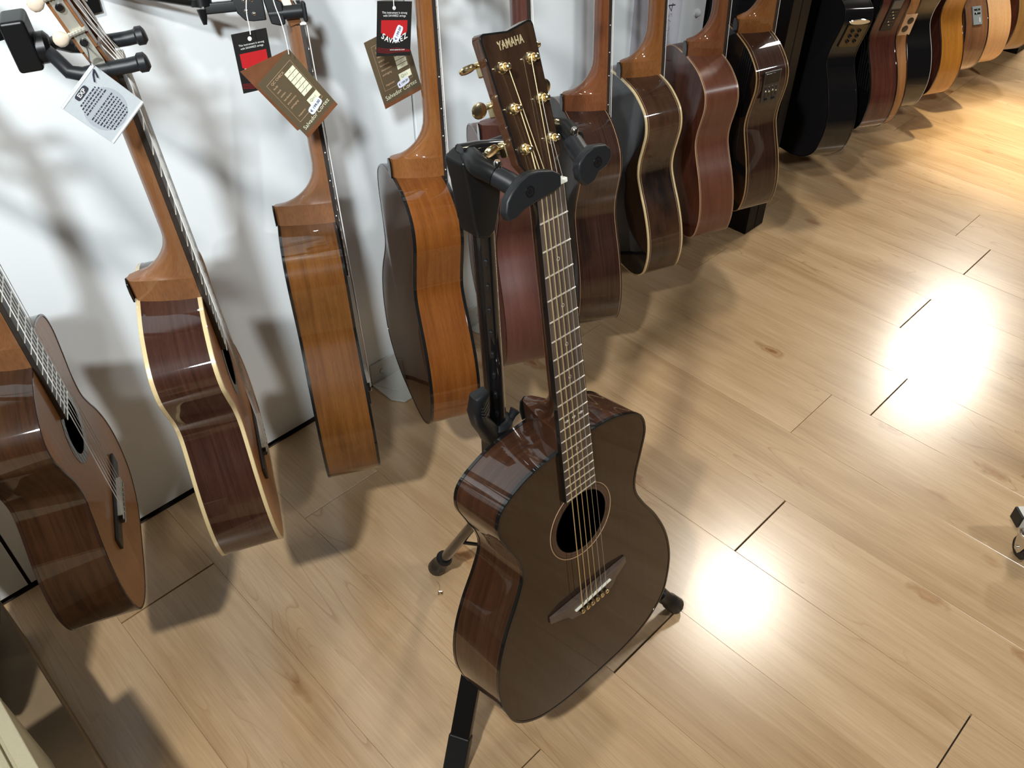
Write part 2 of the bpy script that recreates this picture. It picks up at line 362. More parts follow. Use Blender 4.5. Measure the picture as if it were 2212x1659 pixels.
# black uprights
def upright(x, label):
    t = empty('display_upright', label, 'post', 'black uprights between the wall panels', Matrix.Translation((x, 1.13, 0)))
    wd = .084
    p = MB(); p.prism([(0, 0), (wd*.55, 0), (wd*.55, .004), (wd*.6, .004), (wd*.6, 0), (wd, 0), (wd, .258), (0, .258)], 0.002, 2.6); p.build('post', M_blkm, t)
    MB().box((wd+.006, .03, 1.3), (.006, .03, 1.298)).build('side_rail', M_blkm, t)
    return t
upright(2.136, 'black display upright on the floor under the guitar with the black slider panel')
upright(4.25, 'black display upright at the far right, only its foot seen under the last guitar')
# brackets
def bracket(x0, wd, depth, label):
    t = empty('floor_bracket', label, 'bracket', 'white brackets along the foot of the wall', Matrix.Translation((x0, YW, 0)))
    b = MB(); b.prism([(0, 0), (.0, -depth+.03), (.02, -depth), (wd, -depth), (wd, 0)], .001, .006); b.build('foot_plate', M_white, t, bevel=.0015)
    b = MB(); b.hexa([(0, -.006, .004), (wd, -.006, .004), (wd, -.001, .004), (0, -.001, .004), (0, -.006, .066), (wd, -.006, .066), (wd, -.001, .066), (0, -.001, .066)]); b.build('wall_plate', M_white, t, bevel=.0015)
    b = MB(); b.prism([(.004, -.01), (.03, -depth*.62), (wd-.03, -depth*.62), (wd-.004, -.01)], .006, .008); b.build('fold', M_white, t, bevel=.001)
    b = MB(); b.lathe([(.0065, 0), (.0065, .0015), (.0045, .003)], Matrix.Translation((.032, -.006, .036)) @ Matrix.Rotation(math.pi/2, 4, 'X'), 14); b.build('screw', M_nick, t, smooth=True)
    return t
bracket(.864, .15, .108, 'white angle bracket on the floor between the third and fourth hanging guitars')
bracket(1.195, .16, .06, 'white bracket at the wall foot just left of the stand pole')
# handwritten note and knob on wall
nt_ = empty('paper_note', 'pale sheet of paper with handwritten figures taped to the white wall', 'paper', None, Matrix.Translation((1.90, YW-.003, .76)) @ Matrix.Rotation(math.pi/2, 4, 'X'))
MB().box((0, 0, 0), (.105, .20, .0006)).build('sheet', M_paper, nt_)
for i, (tx, s, x, y) in enumerate([('2.50', .05, .035, .14), ('018', .055, .04, .0), ('4', .05, .06, -.09), ('SALE 75', .028, .05, -.15)]):
    text('handwriting', tx, s, Matrix.Translation((x, y, .0008)) @ Matrix.Rotation(1.4, 4, 'Z'), M_ink, nt_, ext=.0001, off=-.0009)
kb = MB(); kb.lathe([(.011, 0), (.011, .004), (.008, .010), (.003, .013)], Matrix.Translation((2.088, YW, .625)) @ Matrix.Rotation(math.pi/2, 4, 'X'), 16)
kb.build('knob', M_wall, wb, smooth=True)

# ------------------------------------------------------------------ guitar geometry
POSE = {
    0: ((0.6097, 0.4235, 0.1379, -0.1511, -0.1358, -1.5968), (0.4898, 0.3867, 0.2356, 0.2911, 0.1155, 0.0886, 0.6617)),
    1: ((0.1784, 1.1093, 0.2284, 0.0585, -0.0369, -0.4162), (0.4787, 0.3396, 0.2179, 0.2744, 0.1054, 0.0871, 0.6126)),
    2: ((0.4157, 1.0436, 0.2682, 0.0588, -0.0648, -0.4464), (0.4724, 0.3517, 0.212, 0.278, 0.0999, 0.0873, 0.6021)),
    3: ((0.6656, 1.0927, 0.1599, -0.2272, 0.0506, -0.5077), (0.4882, 0.3627, 0.2498, 0.2802, 0.1006, 0.1007, 0.6313)),
    4: ((0.8927, 1.0931, 0.1909, -0.0476, 0.0182, -0.4233), (0.4995, 0.3865, 0.2289, 0.2679, 0.1037, 0.0902, 0.6141)),
    5: ((1.0681, 1.0207, 0.2958, 0.0231, -0.0618, -0.5401), (0.4502, 0.3635, 0.219, 0.2786, 0.1039, 0.0873, 0.6229)),
    6: ((1.4099, 1.1231, 0.1507, 0.0066, -0.0567, -0.5542), (0.5128, 0.3648, 0.2326, 0.2885, 0.1083, 0.0893, 0.6066)),
    7: ((1.6555, 1.1681, 0.1626, -0.0001, -0.0668, -0.4151), (0.4955, 0.3821, 0.232, 0.2837, 0.0966, 0.0917, 0.6023)),
    8: ((1.9224, 1.1761, 0.1606, 0.0391, -0.0992, -0.5176), (0.4826, 0.3728, 0.2277, 0.2768, 0.0986, 0.0865, 0.6057)),
    9: ((2.1132, 1.1663, 0.1854, 0.1137, -0.1615, -0.5059), (0.4959, 0.3719, 0.2476, 0.2852, 0.0998, 0.0855, 0.5937)),
    10: ((2.4843, 1.1644, 0.174, -0.0604, 0.0847, -0.4464), (0.482, 0.3764, 0.2332, 0.286, 0.1055, 0.094, 0.6204)),
    11: ((2.7837, 1.1671, 0.1651, -0.064, 0.0165, -0.4883), (0.4799, 0.3695, 0.2376, 0.2861, 0.0971, 0.1032, 0.6189)),
    12: ((2.8663, 1.1708, 0.1461, -0.0655, 0.0432, -0.5026), (0.4765, 0.3648, 0.2439, 0.281, 0.0992, 0.0947, 0.6192)),
    13: ((3.0071, 1.1702, 0.1631, -0.0523, 0.05, -0.4595), (0.4765, 0.3693, 0.2323, 0.2893, 0.0993, 0.0948, 0.615)),
    14: ((3.2887, 1.1712, 0.1297, -0.0411, 0.0047, -0.4561), (0.4792, 0.367, 0.2387, 0.2858, 0.0992, 0.0951, 0.6175)),
    15: ((3.4414, 1.1441, 0.166, -0.1809, 0.0295, -0.5044), (0.4888, 0.3722, 0.2378, 0.2848, 0.1, 0.0949, 0.6286)),
    16: ((3.6534, 1.1403, 0.1401, -0.1886, 0.0167, -0.4942), (0.4876, 0.3735, 0.2368, 0.2845, 0.1, 0.0949, 0.6272)),
    17: ((3.985, 1.1538, 0.0994, -0.1592, 0.0453, -0.5126), (0.4895, 0.3711, 0.2389, 0.2849, 0.0999, 0.0951, 0.6294)),
}
for _k, _s in ((8, .972), (9, .958), (11, .97), (12, 1.004)):   # slide along so that neighbours clear each other
    _p, _d = POSE[_k]; _c = (0, 0, 1.44)
    POSE[_k] = (tuple(_c[i]+(_p[i]-_c[i])*_s for i in range(3))+tuple(_p[3:]), tuple(x*_s for x in _d[:6])+(_d[6],))
_p, _d = POSE[1]; POSE[18] = ((_p[0]-.25, _p[1]+.01, _p[2]-.02)+tuple(_p[3:]), _d)
CZ = np.array([0, .004, .03, .09, .17, .26, .36, .46, .55, .62, .69, .77, .85, .92, .965, .99, 1.0])
CW = np.array([0, .36, .66, .88, .97, 1, .96, .86, .73, .655, .665, .72, .765, .72, .55, .34, .0])
def crom(P, n):
    P = np.asarray(P, float); out = []
    Q = np.vstack([2*P[0]-P[1], P, 2*P[-1]-P[-2]])
    for i in range(1, len(Q)-2):
        p0, p1, p2, p3 = Q[i-1:i+3]
        for t in np.linspace(0, 1, n, endpoint=False):
            out.append(.5*((2*p1)+(-p0+p2)*t+(2*p0-5*p1+4*p2-p3)*t*t+(-p0+3*p1-3*p2+p3)*t**3))
    out.append(P[-1]); return np.array(out)
def half(d, n=5):
    L, WL, WW, WU, D0, D1, zw = d
    z = CZ.copy(); ww = CW.copy(); a = WW/WL; b = WU/WL
    for i in range(len(ww)):
        if 5 < i <= 9: ww[i] = 1+(ww[i]-1)*(1-a)/(1-.655)
        elif 9 < i <= 12: ww[i] = a+(ww[i]-.655)*(b-a)/(.765-.655)
        elif i > 12: ww[i] = ww[i]*b/.765
    zz = np.where(z < .62, z*zw/.62, zw+(z-.62)*(1-zw)/.38)
    return crom(np.stack([ww*WL/2, zz*L], 1), n)
def rod(v):
    t = float(np.linalg.norm(v))+1e-12; k = np.array(v)/t; K = np.array([[0, -k[2], k[1]], [k[2], 0, -k[0]], [-k[1], k[0], 0]])
    return np.eye(3)+math.sin(t)*K+(1-math.cos(t))*K@K
def pose_matrix(p):
    R = rod(p[3:6]); c = R @ np.array([[0, 1, 0], [-1, 0, 0], [0, 0, 1.]])
    return Matrix(((c[0][0], c[0][1], c[0][2], p[0]), (c[1][0], c[1][1], c[1][2], p[1]), (c[2][0], c[2][1], c[2][2], p[2]), (0, 0, 0, 1)))
# local axes: x = across, y = out of the top, z = up along the neck

class Guitar:
    def __init__(g, k, label, group, side, back, top, neck, binding, scale=.65, join=12, dome=.010, bw=.0030, bd=.0055, backmat=None, nutw=.052, endw=.060, fb='e', full=True):
        g.k = k; g.pose, g.d = POSE[k]; g.L = g.d[0]; g.D0, g.D1 = g.d[4], g.d[5]
        g.root = empty('guitar', label, 'guitar', group, pose_matrix(g.pose))
        h = half(g.d); g.h = h
        ring = [(x, z) for x, z in h]+[(-x, z) for x, z in h[-2:0:-1]]
        g.ring = ring = np.array(ring); n = len(ring)
        per = np.concatenate([[0], np.cumsum(np.linalg.norm(np.diff(np.vstack([ring, ring[:1]]), axis=0), axis=1))]); g.per = per
        D = lambda z: g.D0+(g.D1-g.D0)*z/g.L
        g.Dz = D
        # outward normals
        tn = np.roll(ring, -1, 0)-np.roll(ring, 1, 0); tn /= np.linalg.norm(tn, axis=1)[:, None]+1e-9
        g.no = no = np.stack([tn[:, 1], -tn[:, 0]], 1)
        # sides
        m = MB(); nd = 4; uv = []
        for j in range(nd+1):
            for i in range(n+1):
                x, z = ring[i % n]; dd = D(z)*j/nd
                m.v.append((x, -dd, z)); uv.append((per[i], dd))
        for j in range(nd):
            for i in range(n): m.f.append((j*(n+1)+i, j*(n+1)+i+1, (j+1)*(n+1)+i+1, (j+1)*(n+1)+i))
        g.sides = m.build('side', side, g.root, smooth=True, uvs=uv)
        # back (domed)
        def dished(r0, ybase, dome_, hole=None, flip=False):
            m = MB(); K = 9; rr = ring - no*.0004
            c = hole[0] if hole else np.array([0, g.L*.40]); R = hole[1] if hole else 0
            for j in range(K+1):
                t = j/K
                for i in range(n):
                    v = rr[i]-c; dist = np.linalg.norm(v); dirv = v/dist
                    p = c+dirv*(R+(dist-R)*(1-t)) if j < K else c+dirv*R
                    # dome height falls to the rim
                    if hole: s = 1-(1-t)**2; yy = dome_*s
                    else: s = 1-(1-t)**2; yy = dome_*s
                    m.v.append((p[0], ybase(p[1])+yy, p[1]))
            for j in range(K):
                for i in range(n):
                    i2 = (i+1) % n; m.f.append((j*n+i, j*n+i2, (j+1)*n+i2, (j+1)*n+i))
            if not hole:
                b = len(m.v); m.v.append((c[0], ybase(c[1])+dome_, c[1]))
                for i in range(n): m.f.append((K*n+i, K*n+(i+1) % n, b))
                # collapse last ring slightly outward
                for i in range(n):
                    v = rr[i]-c; p = c+v*.02; m.v[K*n+i] = (p[0], ybase(p[1])+dome_, p[1])
            return m
        uvf = lambda co: (co.z, co.x)
        dished(0, lambda z: -D(z)+.0002, -dome).build('back', backmat or back, g.root, smooth=True, uvs=uvf)
        g.hole = (np.array([0, g.L-.150 if k else g.L-.145]), .043 if k else .0505)
        dished(0, lambda z: -.0002, .0, g.hole).build('soundboard', top, g.root, smooth=True, uvs=uvf)
        # bindings
        if binding is not None:
            for nm, top_ in (('top_binding', True), ('back_binding', False)):
                m = MB(); prof = []
                for i in range(n):
                    x, z = ring[i]; o = no[i]; y0 = .0006 if top_ else -D(z)-.0006
                    sg = -1 if top_ else 1
                    a = ring[i]+o*.0007; b2 = ring[i]-o*bw
                    m.v += [(a[0], y0+sg*(bd), a[1]), (a[0], y0+sg*.0008, a[1]), (a[0]-o[0]*.0008, y0, a[1]-o[1]*.0008), (b2[0], y0, b2[1]), (b2[0], y0+sg*.002, b2[1]), (ring[i][0]-o[0]*.001, y0+sg*bd, ring[i][1]-o[1]*.001)]
                for i in range(n):
                    i2 = (i+1) % n
                    for q in range(6): m.f.append((i*6+q, i*6+(q+1) % 6, i2*6+(q+1) % 6, i2*6+q))
                m.build(nm, binding, g.root, smooth=True)
        # neck with heel
        g.nut = g.L+scale*(1-2**(-join/12))
        zn = g.nut; m = MB(); uv = []
        zs = [g.L-.002, g.L+.010, g.L+.022, g.L+.034]+[g.L+.035+t*.066 for t in (.0, .02, .05, .1, .17, .26, .36, .48, .62, .8, 1.0)]+[g.L+.101+(zn-g.L-.101)*t for t in (.15, .4, .7, 1)]
        NS = 10
        for z in zs:
            s = min(1, max(0, (z-g.L-.035)/.066)); dh = D(g.L)+.001 if s <= 0 else .022+(D(g.L)+.001-.022)*(1-math.sqrt(max(0, 1-(1-s)**2)))
            if z > g.L+.101: dh = .022-.001*(z-g.L-.101)/(zn-g.L-.101)
            t = (z-g.L)/(zn-g.L); wv = (endw+(nutw-endw)*max(0, t))/2
            q = 1-s if z < g.L+.101 else 0
            for j in range(NS+1):
                an = math.pi*j/NS; c, sn = math.cos(an), math.sin(an)
                ye = sn
                xe = (1-q)*c+q*math.copysign((abs(c)**.35)*(1-.62*sn**1.4), c) if abs(c) > 1e-6 else 0
                m.v.append((xe*wv, -ye*dh, z)); uv.append((z, an*.02))
        for i in range(len(zs)-1):
            for j in range(NS): m.f.append((i*(NS+1)+j, i*(NS+1)+j+1, (i+1)*(NS+1)+j+1, (i+1)*(NS+1)+j))
            m.f.append((i*(NS+1)+NS, i*(NS+1), (i+1)*(NS+1), (i+1)*(NS+1)+NS))
        m.f.append(tuple(range(NS+1))); m.f.append(tuple((len(zs)-1)*(NS+1)+j for j in range(NS+1)))
        m.build('neck', neck, g.root, smooth=True, uvs=uv)
        # heel cap
        m = MB(); wv = endw/2*.40
        m.prism([(-wv*.85, g.L), (wv*.85, g.L), (wv, g.L+.018), (wv*.75, g.L+.031), (0, g.L+.0355), (-wv*.75, g.L+.031), (-wv, g.L+.018)], 0, .0025,
                Matrix(((1, 0, 0, 0), (0, 0, -1, -D(g.L)-.0005), (0, 1, 0, 0), (0, 0, 0, 1))))
        m.build('heel_cap', M_bblack, g.root, bevel=.0005)
        # fretboard
        ze = g.L-(.105 if k else .088); g.ze = ze
        we = endw/2+.0006; wn = nutw/2
        fbm = M_fb_r if fb == 'r' else M_fb_e
        m = MB(); m.hexa([(-we, 0, ze), (we, 0, ze), (we, .0068, ze), (-we, .0068, ze), (-wn, 0, zn), (wn, 0, zn), (wn, .0065, zn), (-wn, .0065, zn)])
        m.build('fretboard', fbm, g.root, bevel=.0006, uvs=uvf)
        g.wat = lambda z: wn+(we-wn)*(zn-z)/(zn-ze)
        g.scale = scale; g.zn = zn
        MB().box((0, .0052 if k else .0060, zn+.0027), (wn, .0052 if k else .0060, .0027)).build('nut', M_bone, g.root, bevel=.0008)
        nf = 19 if k else 20
        if full:
            pm = None
            for f in range(1, nf+1):
                z = zn-scale*(1-2**(-f/12)); wv = g.wat(z)-.0004
                m = MB(); m.add([(-wv, .0064, z-.0011), (wv, .0064, z-.0011), (wv, .0064, z+.0011), (-wv, .0064, z+.0011), (-wv, .0078, z-.0005), (wv, .0078, z-.0005), (wv, .0078, z+.0005), (-wv, .0078, z+.0005)],
                                [(3, 2, 1, 0), (4, 5, 6, 7), (0, 1, 5, 4), (1, 2, 6, 5), (2, 3, 7, 6), (3, 0, 4, 7)])
                m.build('fret', M_fret, g.root)
        g.saddle_z = zn-scale-.002
    def strings(g, mats, ynut=.0098, ysad=.0175, sp_n=.0072, sp_s=.0104, rad=None, to=None, zend=None):
        for i in range(6):
            xn = (2.5-i)*sp_n; xs = (2.5-i)*sp_s
            pts = []
            if to is not None: pts.append(to[i])
            pts += [(xn, ynut, g.zn+.003), (xs, ysad, g.saddle_z)]
            if zend: pts.append((xs, .006, g.saddle_z-zend))
            MB().tube(pts, rad[i] if rad else .0005, 6).build('string', mats[i], g.root, smooth=True)
    def rosette(g, r0, r1, mat, y=.0004, name='rosette', label=None):
        m = MB(); n = 64; c = g.hole[0]
        for k in range(n):
            a = 2*math.pi*k/n
            for r, yy in ((r0, -.0004), (r0, y), (r1, y), (r1, -.0004)): m.v.append((c[0]+r*math.cos(a), yy, c[1]+r*math.sin(a)))
        for k in range(n):
            k2 = (k+1) % n
            for q in range(3): m.f.append((k*4+q, k*4+q+1, k2*4+q+1, k2*4+q))
        return m.build(name, mat, g.root, smooth=True, label=label, uvs=lambda co: (co.z, co.x))
    def classical_bridge(g, mat):
        sz = g.saddle_z
        m = MB(); m.box((0, .0025, sz-.006), (.093, .0025, .013)); m.build('bridge', mat, g.root, bevel=.0012, uvs=lambda co: (co.x, co.z))
        MB().box((0, .0068, sz-.013), (.042, .0042, .0055)).build('tie_block', mat, g.root, bevel=.001, uvs=lambda co: (co.x, co.z))
        MB().box((0, .0075, sz), (.040, .005, .0013)).build('saddle', M_bone, g.root, bevel=.0006)
        MB().box((0, .0108, sz-.0085), (.042, .0010, .0010)).box((0, .0108, sz-.0175), (.042, .0010, .0010)).build('tie_block_trim', M_bone, g.root)
        for i in range(6):
            x = (2.5-i)*.0104
            MB().tube([(x, .0115, sz-.008), (x+.002, .0135, sz-.012), (x-.001, .012, sz-.018), (x-.003, .008, sz-.021), (x-.006, .006, sz-.024)], .0006, 5).build('string_knot', M_nylon, g.root, smooth=True)
    def classical_head(g, mat, detail=False):
        """slotted head with rollers and side buttons"""
        a = math.radians(14); M = Matrix.Translation((0, 0, g.zn+.003)) @ Matrix.Rotation(a, 4, 'X')
        g.HM = M
        # local head frame: x across, y out, z up; front face at y=.004, back at y=-.015
        P = lambda x, y, z: M @ Vector((x, y, z))
        def slab(x0, x1, z0, z1, y0=-.017, y1=.003):
            return [P(x0, y0, z0), P(x1, y0, z0), P(x1, y1, z0), P(x0, y1, z0), P(x0, y0, z1), P(x1, y0, z1), P(x1, y1, z1), P(x0, y1, z1)]
        m = MB()
        m.hexa([P(-.026, -.017, 0), P(.026, -.017, 0), P(.026, .003, 0), P(-.026, .003, 0), P(-.034, -.017, .035), P(.034, -.017, .035), P(.034, .003, .035), P(-.034, .003, .035)])
        m.hexa(slab(-.036, -.023, .035, .155)); m.hexa(slab(-.008, .008, .035, .155)); m.hexa(slab(.023, .036, .035, .155)); m.hexa(slab(-.036, .036, .155, .185))
        m.build('headstock', mat, g.root, bevel=.001, uvs=lambda co: (co.z, co.x))
        for s in (-1, 1):
            b = MB(); b.hexa(slab(s*.0362 if s > 0 else s*.0374, s*.0374 if s > 0 else s*.0362, .020, .172, -.013, .000))
            if detail:
                for zz in (.020, .172):
                    b.lathe([(.0065, 0), (.0065, .0012)], M @ Matrix.Translation((s*.0362, -.0065, zz)) @ Matrix.Rotation(s*math.pi/2, 4, 'Y'), 14)
            pl = b.build('machine_plate', M_nick, g.root, bevel=.0003)
            for zz in (.055, .095, .135):
                MB().tube([P(-s*.001, -.006, zz-.006), P(s*.036, -.006, zz-.006)], .0045, 10).build('roller', M_bone, g.root, smooth=True)
                if detail or s > 0:
                    b = MB(); b.lathe([(.0042, 0), (.0042, .004), (.003, .005)], M @ Matrix.Translation((s*.0374, -.0065, zz-.009)) @ Matrix.Rotation(s*math.pi/2, 4, 'Y'), 12)
                    b.build('gear_screw', M_bblack, g.root, smooth=True)
                # worm shaft pointing out of the back, button at its end
                x = s*.0405
                b = MB(); pts = [P(x, .004-.0018*q, zz+.003) for q in range(12)]
                b.tube(pts, [.0022 if q % 2 else .0030 for q in range(12)], 8); b.build('worm_shaft', M_nick, g.root, smooth=True)
                b = MB(); MM = M @ Matrix.Translation((x, -.0155, zz+.003)) @ Matrix.Rotation(math.pi/2, 4, 'X')
                prof = [(0.0025, 0), (.0050, .002), (.0085, .006), (.0098, .0115), (.0085, .0165), (.004, .0195)]
                b.lathe(prof, MM @ Matrix.Diagonal((.5, .85, .85, 1)), 14); b.build('tuner_button', M_creamb, g.root, smooth=True)
    def side_frame(g, z, f):
        """frame on the near side (x>0): origin at outline height z, depth fraction f; X=toward top, Y=along rim (up), Z=outward"""
        h = g.h; i = int(np.argmin([abs(p[1]-z)+(0 if 3 < j < len(h)-3 else 9) for j, p in enumerate(h)]))
        p = h[i]; t = h[min(i+1, len(h)-1)]-h[i-1]; t = t/np.linalg.norm(t); o = np.array([t[1], -t[0]])
        # slope of depth
        y = -g.Dz(p[1])*f
        return Matrix(((0, t[0], o[0], p[0]), (1, 0, 0, y), (0, t[1], o[1], p[1]), (0, 0, 0, 1)))

def tex_uv(co): return (co.z, co.x)
YG = 'guitars hung in a row along the white wall'
# --- the guitar on the stand
g0 = Guitar(0, 'dark brown glossy steel-string guitar held by the black tripod stand', None, W['yam_side'], W['yam_side'], W['yam_top'], W['yam_side'], M_bblack,
            scale=.65, join=14, dome=.008, nutw=.043, endw=.057, fb='r', bw=.0028, bd=.006)
for r_, nm in ((.0598, 'outer_ring'),): g0.rosette(.0612, .0623, M_bpink, .0006, 'rosette_ring', 'thin pale outer ring of the rosette')
g0.rosette(.0512, .0585, wood('rosette_brown', (.05, .016, .012), (.085, .035, .026), .4, 1), .0003, 'rosette')
g0.rosette(.0503, .0511, M_bblack, .0006, 'rosette_ring'); g0.rosette(.0550, .0554, M_bblack, .0005, 'rosette_ring')
# purfling line just inside the binding
m = MB(); n = len(g0.ring)
for i in range(n):
    o = g0.no[i]; a = g0.ring[i]-o*.0028; b2 = g0.ring[i]-o*.0036
    m.v += [(a[0], .0005, a[1]), (b2[0], .0005, b2[1])]
for i in range(n): i2 = (i+1) % n; m.f.append((i*2, i*2+1, i2*2+1, i2*2))
m.build('purfling', M_bdark, g0.root)
for s_ in (-1, 1):   # black edge strips of the fretboard
    x1, x2 = g0.wat(g0.ze), g0.wat(g0.zn)
    b = MB(); b.hexa([(s_*x1, -.001, g0.ze-.0004), (s_*(x1+.0006), -.001, g0.ze-.0004), (s_*(x1+.0006), .0066, g0.ze-.0004), (s_*x1, .0066, g0.ze-.0004), (s_*x2, -.001, g0.zn), (s_*(x2+.0006), -.001, g0.zn), (s_*(x2+.0006), .0064, g0.zn), (s_*x2, .0064, g0.zn)])
    b.build('fretboard_edge', M_bblack, g0.root)
# dark sheet added over the inner back, painting the soundhole's shade
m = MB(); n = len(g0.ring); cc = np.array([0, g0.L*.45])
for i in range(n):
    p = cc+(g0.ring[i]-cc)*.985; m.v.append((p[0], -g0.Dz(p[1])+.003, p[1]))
m.f.append(tuple(range(n))); m.build('inner_shade_sheet', plain('inner_shade_brown', (.02, .012, .008), .9, spec=.1), g0.root)
# pale plate painting the lit crescent on the inner back, behind the soundhole
c = g0.hole[0]
b = MB(); b.box((-.133, -g0.Dz(.16)+.006, .162), (.036, .0004, .019), Matrix.Rotation(math.radians(42), 3, 'Y')); b.build('inner_lit_patch', plain('lit_patch_pale', (.70, .72, .60), .8), g0.root)
# bridge
sz = g0.saddle_z
poly = [(-.083, sz+.013), (-.083, sz+.001), (-.052, sz-.006), (-.045, sz-.018), (-.025, sz-.024), (0, sz-.026), (.025, sz-.024), (.045, sz-.018), (.052, sz-.006), (.083, sz+.001), (.083, sz+.013)]
YM = Matrix(((1, 0, 0, 0), (0, 0, 1, 0), (0, 1, 0, 0), (0, 0, 0, 1)))
b = MB()
cen = [(-.055, sz+.013), (-.055, sz-.005), (-.045, sz-.018), (-.025, sz-.024), (0, sz-.026), (.025, sz-.024), (.045, sz-.018), (.055, sz-.005), (.055, sz+.013)]
b.prism(cen, 0, .0088, YM)
for s in (-1, 1):
    b.hexa([(s*.0545, 0, sz+.013), (s*.083, 0, sz+.013), (s*.083, 0, sz+.000), (s*.0545, 0, sz-.006), (s*.0545, .0088, sz+.013), (s*.083, .0035, sz+.013), (s*.083, .0035, sz+.000), (s*.0545, .0088, sz-.006)])
b.build('bridge', M_fb_r, g0.root, bevel=.0007, uvs=lambda co: (co.x, co.z))
b = MB(); b.hexa([(.039, .008, sz-.0052), (-.039, .008, sz+.0004), (-.039, .008, sz+.0034), (.039, .008, sz-.0022), (.039, .0125, sz-.0047), (-.039, .0125, sz+.0009), (-.039, .0125, sz+.0029), (.039, .0125, sz-.0027)])
b.build('saddle', M_bone, g0.root, bevel=.0006)
for i in range(6):
    x = (2.5-i)*.0106; MM = Matrix.Translation((x, .0088, sz-.0125)) @ Matrix.Rotation(-math.pi/2, 4, 'X')
    b = MB().lathe([(.0036, -.002), (.0036, .0008)], MM, 14); b.build('pin_collar', M_bblack, g0.root, smooth=True)
    b = MB().lathe([(.0014, .0005), (.0034, .0018), (.0041, .0040), (.0034, .0060), (.0014, .0071)], MM, 14); b.build('bridge_pin', M_gold, g0.root, smooth=True)
# headstock
zn = g0.zn; a14 = math.radians(14)
HM = Matrix.Translation((0, .004, zn+.0)) @ Matrix.Rotation(a14, 4, 'X')
hp = [(-.0213, .004), (-.0222, .020), (-.0298, .0345), (-.0367, .1640), (-.0350, .1688), (-.0315, .1698), (0, .1655), (.0315, .1698), (.0350, .1688), (.0367, .1640), (.0310, .0345), (.0236, .022), (.0213, .004)]
HF = HM @ Matrix(((1, 0, 0, 0), (0, 0, 1, 0), (0, 1, 0, 0), (0, 0, 0, 1)))
huv = lambda co: (co.z, co.x)
MB().prism(hp, -.0155, -.0025, HF).build('headstock', W['yam_side'], g0.root, bevel=.0008, uvs=huv)
MB().prism([(x*1.004, z) for x, z in hp], -.0026, -.0002, HF).build('head_binding', M_bblack, g0.root, bevel=.0004)
MB().prism([(x*.958, .0045+(z-.0045)*.986) for x, z in hp], -.001, .0004, HF).build('head_veneer', W['yam_head'], g0.root, uvs=huv)
text('maker_lettering', 'YAMAHA', .0125, HF @ Matrix.Translation((0.0, .1535, .0006)) @ Matrix.Diagonal((-1, 1, 1, 1)), plain('gold_pearl_lettering', (.80, .66, .38), .25, metal=.6, coat=1), g0.root, ext=.0002, off=.00022, sx=.66, spacing=1.08)
posts = []
for s, zz in [(1, .0480), (1, .0910), (1, .1332), (-1, .1332), (-1, .0910), (-1, .0480)]:
    x = s*.0202; MM = HF @ Matrix.Translation((x, zz, 0))
    b = MB().lathe([(.0062, .0003), (.0068, .001), (.0060, .0026), (.0045, .0032)], MM, 18); w1 = b.build('tuner_washer', M_gold, g0.root, smooth=True)
    b = MB().lathe([(.0031, .003), (.0031, .0065), (.0024, .0085), (.0031, .0110), (.0033, .0130), (.0020, .0142)], MM, 14); b.build('tuner_post', M_gold, g0.root, smooth=True)
    wr = [MM @ Vector((.0040*math.cos(q*1.1), .0040*math.sin(q*1.1), .0062+.0006*q/6)) for q in range(18)]
    MB().tube(wr, .0005, 5).build('string_wrap', M_bronze, g0.root, smooth=True)
    # housing behind, shaft and button out of the side
    b = MB().box((0, 0, 0), (.0085, .0085, .006), None); b.v = [tuple(HF @ (Vector(v)+Vector((x+s*.004, zz+.004, -.0215)))) for v in b.v]; b.build('tuner_housing', M_gold, g0.root, bevel=.002, seg=3)
    sh = HF @ Matrix.Translation((s*.024, zz+.008, -.0215)) @ Matrix.Rotation(s*math.pi/2, 4, 'Y')
    b = MB().lathe([(.0024, 0), (.0022, .014), (.0018, .020)], sh, 10); b.build('tuner_shaft', M_gold, g0.root, smooth=True)
    b = MB(); rot = {.0480: .9, .0910: .2, .1332: 1.25}[round(zz, 4)]
    BMx = HF @ Matrix.Translation((s*.0470, zz+.008, -.0215)) @ Matrix.Rotation(rot, 4, 'X') @ Matrix.Diagonal((.0100, .0088, .0032, 1))
    import itertools
    pr = []
    for q in range(7):
        th = -math.pi/2+math.pi*q/6; pr.append((max(.02, abs(math.cos(th))**.6), math.copysign(abs(math.sin(th))**.7, math.sin(th))))
    b.lathe(pr, BMx, 16); b.build('tuner_button', M_gold, g0.root, smooth=True)
    posts.append(tuple(HF @ Vector((x-s*.0036, zz, .0065))))
order = [posts[0], posts[1], posts[2], posts[3], posts[4], posts[5]]
g0.strings([M_bronze]*4+[M_steel]*2, ynut=.0092, ysad=.0132, sp_n=.0070, sp_s=.0106, rad=[.00078, .00066, .00056, .00047, .00034, .00028], to=order, zend=.0095)
